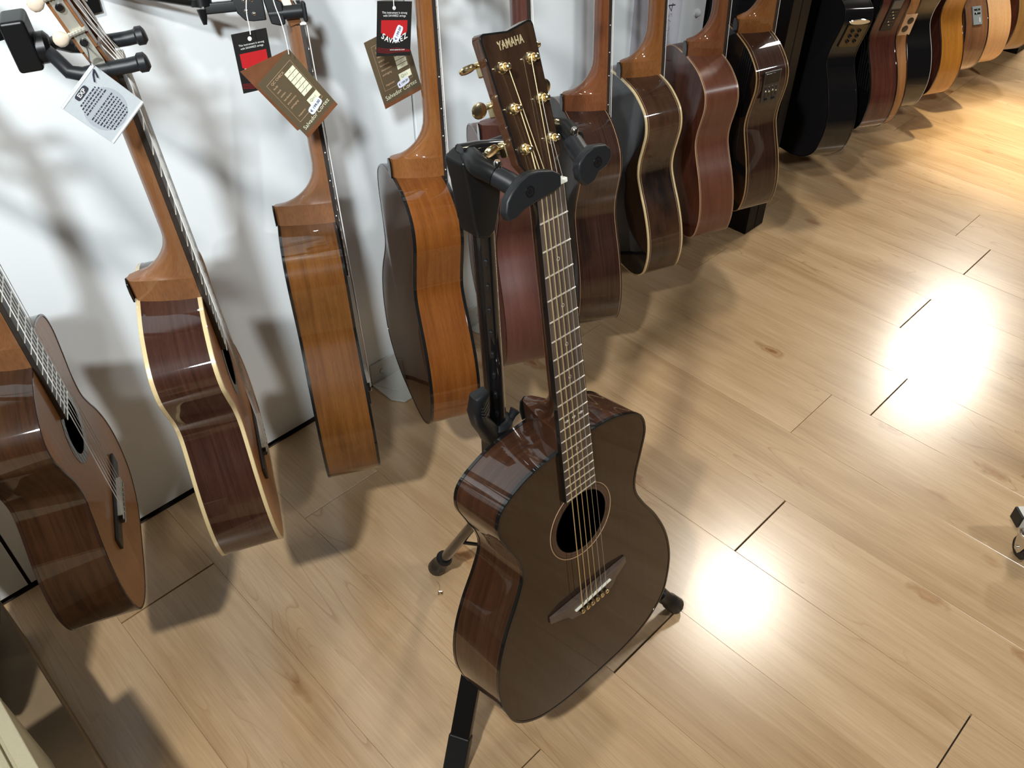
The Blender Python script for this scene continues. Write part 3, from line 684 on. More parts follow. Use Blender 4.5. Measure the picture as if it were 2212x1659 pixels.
# inlays and side dots
for f in (3, 5, 7, 9, 15, 17):
    z = zn-.65*(1-2**(-(f-.5)/12)); MM = Matrix.Translation((0, .0066, z)) @ Matrix.Rotation(-math.pi/2, 4, 'X')
    b = MB(); nn = 20
    for q in range(nn):
        an = 2*math.pi*q/nn
        for r in (.0018, .0026): b.v.append(tuple(MM @ Vector((r*math.cos(an), r*math.sin(an), .0004))))
    for q in range(nn): q2 = (q+1) % nn; b.f.append((q*2, q*2+1, q2*2+1, q2*2))
    b.build('ring_inlay', M_pearl, g0.root)
    zz = z; x = g0.wat(zz)
    MB().lathe([(.0011, -.0002), (.0011, .0004)], Matrix.Translation((x, .0035, zz)) @ Matrix.Rotation(math.pi/2, 4, 'Y'), 10).build('side_dot', M_wht, g0.root)
z12 = zn-.65*(1-2**(-11.5/12))
for dx, dz, L1, L2 in ((.013, 0, .007, .0022), (0, 0, .0045, .0028), (-.013, 0, .007, .0022)):
    b = MB(); b.prism([(dx-L1/1.2, z12+dz), (dx, z12+dz+L2), (dx+L1/1.2, z12+dz), (dx, z12+dz-L2)], .0066, .0070, Matrix(((1, 0, 0, 0), (0, 0, 1, 0), (0, 1, 0, 0), (0, 0, 0, 1)))); b.build('diamond_inlay', M_pearl, g0.root)
# strap pin on the heel side
sp_ = Matrix.Translation((-.012, -.060, g0.L+.012)) @ Matrix.Rotation(.25, 4, 'Y')
MB().lathe([(.006, 0), (.0045, .003), (.0035, .008), (.0065, .011), (.0070, .0135), (.004, .0150)], Matrix.Translation((-.034, -.052, g0.L-.004)), 16).build('strap_pin', M_gold, g0.root, smooth=True)

# --- wall guitars
SPEC = [
 (1, 'guitar with orange top and dark brown sides, leftmost, cut by the left edge', 'mah_dark', 'mah_dark', 'cedar', 'neck_mid', M_bdark, True),
 (2, 'cream-bound dark red-brown guitar with the grey tag, hanging second from left', 'rose_red', 'rose_red', 'cedar2', 'neck_mid', M_bcream, True),
 (3, 'warm brown guitar with black edges, third from left, brown folded tag at its neck', 'mah_warm', 'mah_warm', 'cedar', 'neck_mid', M_bblack, True),
 (4, 'bright orange-brown guitar with black edges hanging just left of the black stand pole', 'mah_orange', 'mah_dark', 'cedar', 'neck_amber', M_bblack, True),
 (5, 'satin plum-red guitar hanging behind the stand pole and the headstock in front', 'satin_plum', 'satin_plum', 'cedar', 'neck_plum', M_bdark, False),
 (6, 'glossy dark rosewood guitar with hair-thin pale edge lines, just right of the headstock in front', 'rose_dark', 'black', 'cedar', 'neck_red', M_bdark, False),
 (7, 'figured dark rosewood guitar with bold cream bindings', 'rose_fig', 'black', 'cedar', 'neck_amber', M_bcream, False),
 (8, 'satin red-brown mahogany guitar with thin pale tan edge lines', 'satin_red', 'brown_red', 'cedar', 'neck_red', M_bpink, False),
 (9, 'dark rosewood guitar with gold edge lines and black slider panel, above the nearer black upright', 'rose_dark', 'black', 'cedar', 'neck_amber', M_bgold, False),
 (10, 'all-black glossy guitar with a brass-framed control panel in its waist', 'black', 'blacksat', 'black', 'black', M_bblack, False),
 (11, 'red-brown glossy guitar with black back and long black control panel', 'brown_red', 'black', 'cedar', 'neck_red', M_bblack, False),
 (12, 'narrow strip of tan guitar side with a pale two-hole jack plate', 'tan', 'tan', 'cedar', 'neck_amber', M_bdark, False),
 (13, 'black glossy guitar with thin white edge line, between the tan and the amber guitar', 'black', 'black', 'black', 'black', M_bwhite, False),
 (14, 'amber-brown guitar with dark edges and dark back, in the top right', 'amber', 'brown_red', 'cedar', 'neck_red', M_bdark, False),
 (15, 'brown glossy guitar with a silver-grey two-slot control panel', 'brown', 'brown', 'cedar', 'neck_amber', M_bblack, False),
 (16, 'pale peach satin guitar near the top right corner', 'peach', 'peach', 'cedar', 'neck_amber', None, False),
 (18, 'dark brown guitar hanging just beyond the left edge of the view', 'mah_dark', 'mah_dark', 'cedar', 'neck_mid', M_bdark, False),
 (17, 'golden-brown glossy guitar with dark back, cut by the right edge', 'golden', 'brown_red', 'cedar', 'neck_amber', M_bdark, False),
]
GT = {}
for k, lab, sd, bk, tp, nk, bnd, full in SPEC:
    thin = k in (5, 6, 8, 9, 13)
    g = Guitar(k, lab, YG, W[sd], W[bk], W[tp], W[nk], bnd, dome=.004 if k in (3, 4) else .010, full=full,
               bw=.0016 if thin else .0028, bd=.0016 if k in (6, 8) else (.0022 if thin else .006 if k in (2, 4) else .005), nutw=.051, endw=.060)
    GT[k] = g
    g.classical_head(W[nk], detail=(k == 2))
    g.rosette(.0435, .058, wood('rosette_mosaic', (.07, .05, .035), (.15, .12, .09), .4, 1, across=500, along=500, fine=2) if k < 3 else M_bdark)
    if k < 5: g.classical_bridge(M_fb_e)
    else:
        MB().box((0, .004, g.saddle_z-.005), (.09, .004, .013)).build('bridge', M_fb_e, g.root, bevel=.001, uvs=lambda co: (co.x, co.z))
    HMc = g.HM
    to = [tuple(HMc @ Vector((s*.0155+ox, -.002, zz))) for s, ox, zz in ((1, .003, .049), (1, 0, .089), (1, -.003, .129), (-1, .003, .129), (-1, 0, .089), (-1, -.003, .049))]
    g.strings([M_nylon]*6, ynut=.0105, ysad=.0128, sp_n=.0085, sp_s=.0118, rad=[.0007, .0006, .0005, .00045, .0005, .00045], to=to)
    if k in (6, 7, 8, 9):   # inner pale line next to each edge
        for top_ in (True, False):
            m = MB(); n = len(g.ring)
            for i in range(n):
                x, z = g.ring[i]; o = g.no[i]; y0 = -.0075 if top_ else -g.Dz(z)+.0075
                if k in (6,): y0 = -.0035 if top_ else -g.Dz(z)+.0035
                if k == 8: y0 = -.0032 if top_ else -g.Dz(z)+.0032
                m.v += [(x+o[0]*.0003, y0, z+o[1]*.0003), (x+o[0]*.0003, y0+.0007, z+o[1]*.0003)]
            for i in range(n): i2 = (i+1) % n; m.f.append((i*2, i*2+1, i2*2+1, i2*2))
            m.build('edge_line', M_bpink if k != 9 else M_bgold, g.root)
# side dots on fretboards of the first wall guitars
for k in (3, 4, 6):
    g = GT[k]
    for f in (5, 7, 9, 12):
        z = g.zn-.65*(1-2**(-(f-.5)/12))
        MB().lathe([(.0011, -.0002), (.0011, .0004)], Matrix.Translation((g.wat(z), .0035, z)) @ Matrix.Rotation(math.pi/2, 4, 'Y'), 10).build('side_dot', M_wht, g.root)
# inner trim lines on guitar 1 soundboard

# control panels on the sides
def panel(g, z, f, w2, h2, mat, kind):
    Mx = g.side_frame(z, f); P = lambda x, y, zz: Mx @ Vector((x, y, zz))
    def bx(name, c, h, mt, bev=.0008, par=None):
        b = MB().box(c, h); b.v = [tuple(Mx @ Vector(v)) for v in b.v]; return b.build(name, mt, g.root if par is None else par, bevel=bev)
    pl = bx('control_panel', (0, 0, .0015), (w2, h2, .002), mat)
    if kind == 'slider':
        bx('display', (0, h2*.55, .0036), (w2*.86, h2*.34, .0008), M_blkg)
        for i in range(4):
            x = (-1.5+i)*w2*.42
            bx('slider_slot', (x, -h2*.30, .0032), (w2*.11, h2*.34, .0006), M_blkg)
            bx('slider_knob', (x, -h2*(.22+.05*(i % 2)), .0048), (w2*.10, h2*.05, .0014), M_chrome)
        for x in (-.45, .45):
            b = MB().lathe([(w2*.22, .002), (w2*.20, .006), (w2*.1, .007)], Mx @ Matrix.Translation((x*w2, -h2*.80, 0)), 14); b.build('button', M_blkg, g.root, smooth=True)
    if kind == 'brass':
        for c, h in (((0, h2*.96, .003), (w2, h2*.05, .001)), ((0, -h2*.96, .003), (w2, h2*.05, .001)), ((w2*.93, 0, .003), (w2*.07, h2, .001)), ((-w2*.93, 0, .003), (w2*.07, h2, .001))):
            bx('panel_frame', c, h, M_brassy, .0003)
        for r in range(3):
            for cc in range(2):
                b = MB().lathe([(w2*.17, .002), (w2*.15, .008), (w2*.06, .010)], Mx @ Matrix.Translation(((cc-.5)*w2*.7, (r-1)*h2*.48, 0)), 14); b.build('control_knob', M_blkg, g.root, smooth=True)
        b = MB(); b.lathe([(w2*1.05, 0), (w2*1.0, .003)], Mx @ Matrix.Translation((0, h2*1.25, 0)) @ Matrix.Diagonal((1, .22, 1, 1)), 20); b.build('panel_cover', M_chrome, g.root, smooth=True)
    if kind == 'long':
        bx('display', (0, h2*.60, .0036), (w2*.8, h2*.25, .0008), M_eqd)
        for i in range(5):
            bx('slider_slot', (0, h2*(.18-.2*i), .0034), (w2*.62, h2*.045, .0006), M_blkg)
            bx('slider_knob', (w2*.3*((i*7 % 3)-1), h2*(.18-.2*i), .0045), (w2*.10, h2*.04, .0014), M_chrome)
    if kind == 'silver':
        for i in (0, 1):
            bx('slider_slot', (-.0, h2*(.62-.42*i), .0036), (w2*.68, h2*.10, .0008), M_blkg)
            bx('slider_knob', (w2*.1*(1-i*3), h2*(.62-.42*i), .0050), (w2*.13, h2*.07, .0014), M_chrome)
        bx('panel_mark', (w2*.45, -h2*.5, .0036), (w2*.06, h2*.25, .0004), M_wht, .0001)
    if kind == 'jack':
        for i in (-1, 1):
            b = MB().lathe([(w2*.5, .002), (w2*.5, .0040), (w2*.36, .0042)], Mx @ Matrix.Translation((i*w2*.2, i*h2*.38, 0)), 16); b.build('jack_socket', M_blkg, g.root, smooth=True)
    return pl
M_brassy = plain('dark_brass', (.10, .075, .038), .35, metal=.7)
M_eqd = plain('display_grey', (.06, .065, .07), .25, coat=1)
panel(GT[9], .398, .53, .0215, .042, plain('eq_black', (.02, .02, .022), .3, coat=.5), 'slider')
panel(GT[10], .372, .46, .034, .034, M_brassy, 'brass')
panel(GT[11], .366, .48, .0205, .052, plain('eq_black2', (.012, .012, .014), .35, spec=.3), 'long')
panel(GT[12], .338, .17, .022, .034, plain('pale_peach_plastic', (.62, .42, .26), .4), 'jack')
panel(GT[15], .208, .50, .018, .031, M_eqg, 'silver')

# ------------------------------------------------------------------ wall hangers
def W3(g, x, y, z):   # local guitar point to world
    return g.root.matrix_world @ Vector((x, y, z))
bpy.context.view_layer.update()
HG = 'black wall hangers holding the guitar necks'
WHO = {1: 'leftmost', 2: 'cream-bound second', 3: 'warm brown third', 4: 'bright orange-brown', 5: 'plum-red', 6: 'thin-lined dark rosewood', 7: 'bold cream-bound', 8: 'satin red-brown', 9: 'slider-panel', 10: 'all-black', 11: 'red-brown', 12: 'tan', 13: 'white-lined black', 14: 'amber-brown', 15: 'silver-panel', 16: 'pale peach', 17: 'golden-brown', 18: 'unseen next'}
for k in range(1, 19):
    g = GT[k]; zc = g.zn+.012
    t = empty('neck_hanger', f'black padded wall hanger gripping the neck of the {WHO[k]} guitar', 'hanger', HG, Matrix.Translation(W3(g, 0, -.085, zc+.035)))
    inv = t.matrix_world.inverted()
    Q = lambda x, y, z: inv @ W3(g, x, y, z)
    R = g.root.matrix_world.to_3x3()
    if k != 3:
        # body block
        b = MB().box((0, 0, 0), (.019, .013, .028)); b.v = [tuple(inv @ W3(g, v[0], v[1]-.083, v[2]+zc+.030)) for v in b.v]; b.build('block', M_blk, t, bevel=.004, seg=3)
        b = MB(); b.lathe([(.017, 0), (.017, .012), (.012, .016)], inv @ g.root.matrix_world @ Matrix.Translation((0, -.073, zc+.020)) @ Matrix.Rotation(-math.pi/2, 4, 'X'), 18); b.build('swivel_nut', M_blk, t, smooth=True)
        for s in (-1, 1):
            pts = [Q(s*.004, -.062, zc+.018), Q(s*.018, -.056, zc+.016), Q(s*.034, -.044, zc+.003), Q(s*.037, -.030, zc-.001), Q(s*.036, -.012, zc), Q(s*.036, .018, zc), Q(s*.036, .030, zc+.001)]
            b = MB().tube(pts, [.0065, .0072, .0078, .0082, .0082, .0082, .0082], 12); b.build('padded_prong', M_rub, t, smooth=True)
            b = MB().tube([Q(s*.036, .027, zc+.001), Q(s*.036, .029, zc+.001), Q(s*.036, .036, zc+.001), Q(s*.036, .039, zc+.0015)], [.0085, .0108, .0108, .007], 12); b.build('prong_cap', M_rub, t, smooth=True)
        p0 = W3(g, 0, -.10, zc+.045); tgt = Vector((p0.x-.05, YW-.004, p0.z+.06))
        b = MB().tube([inv @ p0, inv @ ((p0+tgt)/2), inv @ tgt], .012, 10); b.build('arm', M_blk, t, smooth=True)
        b = MB().box(inv @ (tgt+Vector((0, .0, 0))), (.03, .004, .05)); b.build('wall_plate', M_blk, t, bevel=.002)
    else:
        z0 = .835
        def qb(name, c, h, mat=M_blk, bev=.002):
            b = MB().box(c, h); b.v = [tuple(inv @ W3(g, *v)) for v in b.v]; return b.build(name, mat, t, bevel=bev)
        qb('end_cap', (.036, .010, z0-.001), (.015, .0035, .015), M_rub, .003)
        for s in (-1, 1):
            b = MB().tube([Q(s*.036, -.045, z0), Q(s*.036, -.02, z0), Q(s*.036, .008, z0)], .0105, 14); b.build('padded_prong', M_rub, t, smooth=True)
        poly = [(-.090, .0), (-.082, -.014), (-.066, -.018), (-.044, -.018), (-.030, -.022), (-.022, -.020), (-.022, .012), (-.040, .022), (-.092, .022)]
        b = MB(); b.prism(poly[3:8]+[(-.05, .022)], .012, .046); b.v = [tuple(inv @ W3(g, v[2], v[0], z0+v[1]+.004)) for v in b.v]; b.build('grip_housing', M_blk, t, bevel=.002)
        b = MB(); b.prism([(-.098, .024), (-.092, .0), (-.082, -.012), (-.070, -.014), (-.050, -.014), (-.050, .024)], .020, .040); b.v = [tuple(inv @ W3(g, v[2], v[0], z0+v[1]+.006)) for v in b.v]; b.build('side_plate', M_blk, t, bevel=.0015)
        for yy, zz in ((-.078, .002), (-.067, -.003), (-.078, .017), (-.067, .017)):
            b = MB().lathe([(.0030, 0), (.0030, .001), (.0015, .0022)], inv @ g.root.matrix_world @ Matrix.Translation((.040, yy, z0+zz+.006)) @ Matrix.Rotation(math.pi/2, 4, 'Y'), 12); b.build('rivet', M_chrome, t, smooth=True)
        qb('crossbar', (.03, -.115, z0+.016), (.010, .024, .008))
        b = MB().lathe([(.016, 0), (.016, .010), (.012, .014)], inv @ g.root.matrix_world @ Matrix.Translation((.03, -.142, z0+.020)), 18); b.build('pivot_disc', M_blk, t, smooth=True)
        b = MB().tube([Q(.036, -.143, z0+.016), Q(.036, -.143, z0+.004), Q(.036, -.143, z0-.006)], [.008, .0055, .003], 10); b.build('pivot_bolt', M_blk, t, smooth=True)
        p0 = W3(g, .02, -.142, z0+.026); tgt = Vector((p0.x-.16, YW-.004, p0.z+.05))
        MB().tube([inv @ p0, inv @ ((p0+tgt)/2), inv @ tgt], .010, 10).build('arm', M_blk, t, smooth=True)
        MB().box(inv @ tgt, (.03, .004, .05)).build('wall_plate', M_blk, t, bevel=.002)

# ------------------------------------------------------------------ guitar stand
st = empty('guitar_stand', 'black tripod guitar stand with padded self-closing yoke holding the dark brown guitar', 'guitar stand', None, Matrix.Translation((.615, .65, 0)))
O = Vector((.615, .65, 0)); A = lambda x, y, z: Vector((x, y, z))-O
G0 = g0.root.matrix_world
def Lq(x, y, z): return (G0 @ Vector((x, y, z)))-O
pole0, pole1 = A(.622, .65, .24), A(.586, .65, .96)
MB().tube([pole0, pole0.lerp(pole1, .4), pole1], .0145, 18).build('pole', M_blkg, st, smooth=True)
dirp = (pole1-pole0).normalized()
for i in range(8):
    p = pole0.lerp(pole1, .50+.052*i); MB().box(p+Vector((-.0085, -.0115, 0)), (.0035, .0022, .0045), Matrix.Rotation(.63, 3, 'Z')).build('height_notch', M_rub, st, bevel=.0008)
b = MB().lathe([(.0185, -.045), (.022, -.04), (.022, -.005), (.0255, .0), (.0255, .024), (.019, .030)], Matrix.Translation(A(.603, .65, .548)), 22); b.build('collar', M_rub, st, smooth=True)
# latch lever: curved grip with ribs
Lv = [A(.588, .645, .560), A(.575, .640, .585), A(.558, .636, .615), A(.549, .632, .642), A(.552, .630, .664), A(.566, .628, .668)]
MB().tube(Lv, [.016, .0145, .0125, .0115, .0120, .0085], 12).build('latch_lever', M_rub, st, smooth=True)
for i in range(4):
    p = A(.557+.0012*i, .625, .652-.0065*i); MB().box(p, (.010, .004, .0014), Matrix.Rotation(.5, 3, 'Z')).build('grip_rib', M_blk, st, bevel=.0006)
MB().tube([A(.615, .64, .560), A(.628, .64, .574), A(.634, .64, .580)], [.006, .006, .0085], 10).build('clamp_knob', M_rub, st, smooth=True)
# coiled band under the collar
cp = []
for i in range(40):
    a = i*.9; cp.append(A(.589+.003*math.cos(a), .636+.003*math.sin(a), .525-.0016*i))
MB().tube(cp, .0035, 6).build('coiled_band', M_rub, st, smooth=True)
# leg collar
b = MB().lathe([(.020, -.05), (.030, -.045), (.030, .03), (.022, .045)], Matrix.Translation(A(.618, .65, .405)), 18); b.build('leg_collar', M_blk, st, smooth=True)
b = MB().lathe([(.018, -.015), (.022, -.01), (.022, .012), (.017, .018)], Matrix.Translation(A(.621, .65, .252)), 18); b.build('brace_collar', M_blk, st, smooth=True)
feet = [((.618, .65, .41), (.612, .845, .014)), ((.63, .64, .41), (.885, .450, .014))]
for top, ft in feet:
    a_, b_ = A(*top), A(*ft); dv = (b_-a_).normalized()
    lg = MB().tube([a_, a_.lerp(b_, .5), b_], .0100, 14).build('leg', M_blkg, st, smooth=True)
    fb_ = b_-dv*.070
    b = MB().tube([fb_, fb_+dv*.006, fb_+dv*.012, fb_+dv*.035, fb_+dv*.045, b_, b_+dv*.008], [.013, .0165, .0150, .0140, .0165, .0175, .012], 16)
    b.build('rubber_foot', M_rub, lg, smooth=True)
    mid = a_.lerp(b_, .62); MB().tube([A(.621, .65, .252), mid], .0035, 8).build('brace', M_blk, st, smooth=True)
# front leg: flat rectangular bar
a_, b_ = A(.618, .645, .415), A(.372, .519, .012); dv = (b_-a_).normalized()
side = Vector((.46, -.89, 0)).normalized(); side = (side-dv*side.dot(dv)).normalized(); nn = dv.cross(side)
b = MB(); hw, ht = .0165, .009
b.hexa([a_+side*hw+nn*ht, a_-side*hw+nn*ht, a_-side*hw-nn*ht, a_+side*hw-nn*ht, b_+side*hw+nn*ht, b_-side*hw+nn*ht, b_-side*hw-nn*ht, b_+side*hw-nn*ht])
lg = b.build('leg', M_blk, st, bevel=.002)
q0 = b_-dv*.06; hw, ht = .0185, .011
b = MB(); b.hexa([q0+side*hw+nn*ht, q0-side*hw+nn*ht, q0-side*hw-nn*ht, q0+side*hw-nn*ht, b_+dv*.006+side*hw+nn*ht, b_+dv*.006-side*hw+nn*ht, b_+dv*.006-side*hw-nn*ht, b_+dv*.006+side*hw-nn*ht]); b.build('rubber_foot', M_rub, lg, bevel=.003)
# yoke head
hb = [(.546, 1.006), (.560, 1.012), (.598, 1.004), (.607, .985), (.603, .940), (.595, .905), (.584, .897), (.566, .905), (.560, .925), (.553, .975)]
b = MB(); Mh = Matrix(((1, 0, 0, -O.x), (0, 0, 1, -O.y), (0, 1, 0, 0), (0, 0, 0, 1)))
b.prism(hb, .632, .664, Mh); b.build('yoke_housing', M_blk, st, bevel=.004, seg=3)
MB().tube([A(.556, .648, 1.012), A(.58, .645, 1.009), A(.612, .640, 1.002)], [.009, .0085, .008], 12).build('yoke_roller', M_blkg, st, smooth=True)
MB().tube([A(.602, .652, .985), Lq(.03, -.072, .885), Lq(-.02, -.074, .882), Lq(-.045, -.066, .876)], .011, 12).build('yoke_crossbar', M_blk, st, smooth=True)
for s in (1, -1):
    pts = [Lq(s*.040, -.072, .885), Lq(s*.060, -.050, .892), Lq(s*.066, -.030, .889), Lq(s*.060, -.012, .881)]
    MB().tube(pts, [.011, .0125, .0125, .012], 14).build('yoke_arm', M_blk, st, smooth=True)
    pts = [Lq(s*.059, -.014, .880), Lq(s*.053, .001, .872), Lq(s*.050, .012, .866)]
    MB().tube(pts, [.0115, .0120, .0115], 16).build('neck_pad', M_rub, st, smooth=True)
    MB().lathe([(.0045, 0), (.0045, .007), (.003, .009)], Matrix.Translation(Lq(s*.058, -.010, .888)), 12).build('arm_bolt', M_chrome, st, smooth=True)
# claws (plates in the plane of the guitar face)
LQM = Matrix.Translation(-O) @ G0 @ Matrix(((1, 0, 0, 0), (0, 0, 1, 0), (0, 1, 0, 0), (0, 0, 0, 1)))
def claw(poly, piv, lab):
    b = MB(); b.prism(poly, .012, .024, LQM); c = b.build('claw', M_rub, st, bevel=.003, seg=3)
    p = LQM @ Matrix.Translation((piv[0], piv[1], .0225))
    MB().lathe([(.0065, 0), (.0062, .0022), (.0045, .0022), (.0040, .001)], p, 18).build('claw_screw', M_blkg, st, smooth=True)
    MB().lathe([(.0035, .001), (.0030, .0020)], p, 6).build('screw_socket', M_blkg, st)
claw([(.082, .852), (.079, .842), (.068, .842), (.055, .847), (.034, .850), (.012, .851), (-.001, .854), (-.002, .868), (.010, .876), (.030, .882), (.045, .884), (.058, .880), (.070, .872), (.078, .864)], (.046, .865), '')
claw([(-.028, .862), (-.030, .850), (-.040, .840), (-.052, .842), (-.060, .850), (-.074, .853), (-.082, .860), (-.083, .870), (-.074, .878), (-.055, .882), (-.040, .878), (-.030, .870)], (-.058, .863), '')

# ------------------------------------------------------------------ hang tags
def quad_frame(tl, tr, br, bl):
    """frame with origin top-left, x toward tr, y downward"""
    tl, tr, br, bl = map(Vector, (tl, tr, br, bl))
    x = (tr-tl); w_ = x.length; x.normalize(); y = (bl-tl); y = y-x*y.dot(x); h_ = y.length; y.normalize(); z = x.cross(-y)
    if z.dot(Vector((0, 0, 1.44))-tl) < 0: z = -z
    M = Matrix(((x.x, -y.x, z.x, tl.x), (x.y, -y.y, z.y, tl.y), (x.z, -y.z, z.z, tl.z), (0, 0, 0, 1)))
    return M, w_, h_
def sticker(t, Mloc, price):
    b = MB(); p = []
    W_, H_ = .0125, .0058
    for i in range(24):
        a = 2*math.pi*i/24; r = 1+.04*(i % 2); p.append((math.copysign(min(1, abs(math.cos(a))**.35), math.cos(a))*W_*r, math.copysign(min(1, abs(math.sin(a))**.5), math.sin(a))*H_*r))
    b.prism(p, 0, .0002, Mloc); b.build('price_sticker', plain('pale_lilac_sticker', (.72, .75, .88), .6), t)
    text('price_print', price, .0058, Mloc @ Matrix.Translation((0, 0, .0004)), M_ink, t, ext=.00005, off=.0001)
def cord(t, inv, pts, mat, r=.0007):
    P = [np.array(p) for p in pts]; c = crom(P, 6)
    MB().tube([inv @ Vector(p) for p in c], r, 6).build('cord', mat, t, smooth=True)
def black_tag(tl, tr, br, bl, label, cordpts, price=None):
    M, w_, h_ = quad_frame(tl, tr, br, bl)
    t = empty('hang_tag', label, 'tag', 'black and red string tags', M); inv = M.inverted()
    MB().box((w_/2, -h_/2, -.0003), (w_/2, h_/2, .0003)).build('card', M_grt, t)
    b = MB(); b.prism([(w_*.12, -h_*.34), (w_*.88, -h_*.34), (w_*.88, -h_*.55), (w_*.5, -h_*.70), (w_*.12, -h_*.57)], 0, .0002); b.build('red_panel', M_red, t)
    text('print_line', 'This instrument is strung', w_*.072, Matrix.Translation((w_/2, -h_*.205, .0003)), M_wht, t, ext=.00005)
    text('print_line', 'with SAVAREZ strings', w_*.072, Matrix.Translation((w_/2, -h_*.26, .0003)), M_wht, t, ext=.00005)
    # arched brand lettering
    word = 'SAVAREZ'
    for i, ch in enumerate(word):
        u = (i-3)/3; x = w_*(.5+u*.32); y = -h_*(.655+.085*(1-u*u)-.02)
        text('letter', ch, w_*(.15+.035*abs(u)), Matrix.Translation((x, y, .0005)) @ Matrix.Rotation(u*.45, 4, 'Z'), M_wht, t, ext=.0001, off=w_*.0035)
    for q in range(4):
        b = MB(); y0 = -h_*(.84+.025*q); b.tube([(w_*.02, y0, .0002), (w_*.3, y0-h_*.03, .0002), (w_*.6, y0-h_*.01, .0002), (w_*.98, y0-h_*.05+h_*.015*q, .0002)], .00025, 4); b.build('red_line', M_red, t)
    b = MB().lathe([(.0030, .0002), (.0030, .0005)], Matrix.Translation((w_*.48, -h_*.12, 0)), 14); b.build('eyelet', M_wht, t)
    text('print_line', 'www.savarez.com', w_*.06, Matrix.Translation((w_*.6, -h_*.88, .0006)), M_wht, t, ext=.00005)
    if price: sticker(t, Matrix.Translation((w_*.60, -h_*.58, .0012)) @ Matrix.Rotation(1.15, 4, 'Z'), price)
    cord(t, inv, cordpts, M_string)
def brown_tag(tl, tr, br, bl, label, cordpts, fold=True):
    M, w_, h_ = quad_frame(tl, tr, br, bl)
    t = empty('hang_tag', label, 'tag', 'brown folded tags', M); inv = M.inverted()
    MB().box((w_/2, -h_/2, -.0003), (w_/2, h_/2, .0003)).build('card', M_brc, t)
    MB().box((w_/2, -h_*.97, .0002), (w_/2, h_*.03, .0002)).build('card_edge', M_brc2, t)
    if fold:
        b = MB(); b.add([(w_, 0, -.001), (-.04*w_, h_*.233, -.010), (-.035*w_, -h_*.86, -.010), (w_, -h_, -.001), (w_, 0, -.0014), (-.04*w_, h_*.233, -.0104), (-.035*w_, -h_*.86, -.0104), (w_, -h_, -.0014)],
                        [(0, 1, 2, 3), (7, 6, 5, 4), (0, 4, 5, 1), (1, 5, 6, 2), (2, 6, 7, 3), (3, 7, 4, 0)]); b.build('rear_leaf', M_brc2, t)
    x0, x1, y0, y1 = w_*.12, w_*.86, -h_*.10, -h_*.76
    for a, b2 in (((x0, y0), (x1, y0)), ((x1, y0), (x1, y1)), ((x1, y1), (x0, y1)), ((x0, y1), (x0, y0))):
        MB().tube([(*a, .0002), (*b2, .0002)], .00018, 4).build('border_line', M_bpink, t)
    text('print_line', 'QC CHECK', w_*.075, Matrix.Translation((w_*.40, -h_*.14, .0003)), M_bpink, t, ext=.00005)
    for q, nm in enumerate(['body', 'neck', 'action', 'hardware', 'electronics', 'packaging']):
        y = -h_*(.20+.067*q)
        text('print_line', nm, w_*.06, Matrix.Translation((w_*.18, y, .0003)), M_bpink, t, ext=.00005, align='LEFT')
        MB().box((w_*.70, y, .0003), (w_*.135, h_*.029, .0001)).build('tick_box', M_crm, t)
        MB().tube([(w_*.66, y+.0004, .0006), (w_*.68, y-.0012, .0006), (w_*.72, y+.0020, .0006)], .00015, 4).build('tick', M_ink, t)
    text('print_line', 'inspector', w_*.06, Matrix.Translation((w_*.18, -h_*.69, .0003)), M_bpink, t, ext=.00005, align='LEFT')
    MB().box((w_*.70, -h_*.675, .0003), (w_*.155, h_*.048, .0001)).build('tick_box', M_crm, t)
    text('signature', 'Qm1', w_*.09, Matrix.Translation((w_*.68, -h_*.675, .0006)), M_ink, t, ext=.00005, off=-.0001)
    text('brand_lettering', 'Salvador Cortez', w_*.135, Matrix.Translation((w_*.50, -h_*.855, .0004)) @ Matrix.Rotation(.05, 4, 'Z') @ Matrix.Shear('XY', 4, (.25, 0)), M_crm, t, ext=.0001, off=-w_*.001, sx=.95)
    sticker(t, Matrix.Translation((w_*.60, -h_*.765, .0010)) @ Matrix.Rotation(.12, 4, 'Z'), '\u20ac 199.00')
    cord(t, inv, cordpts, M_string)

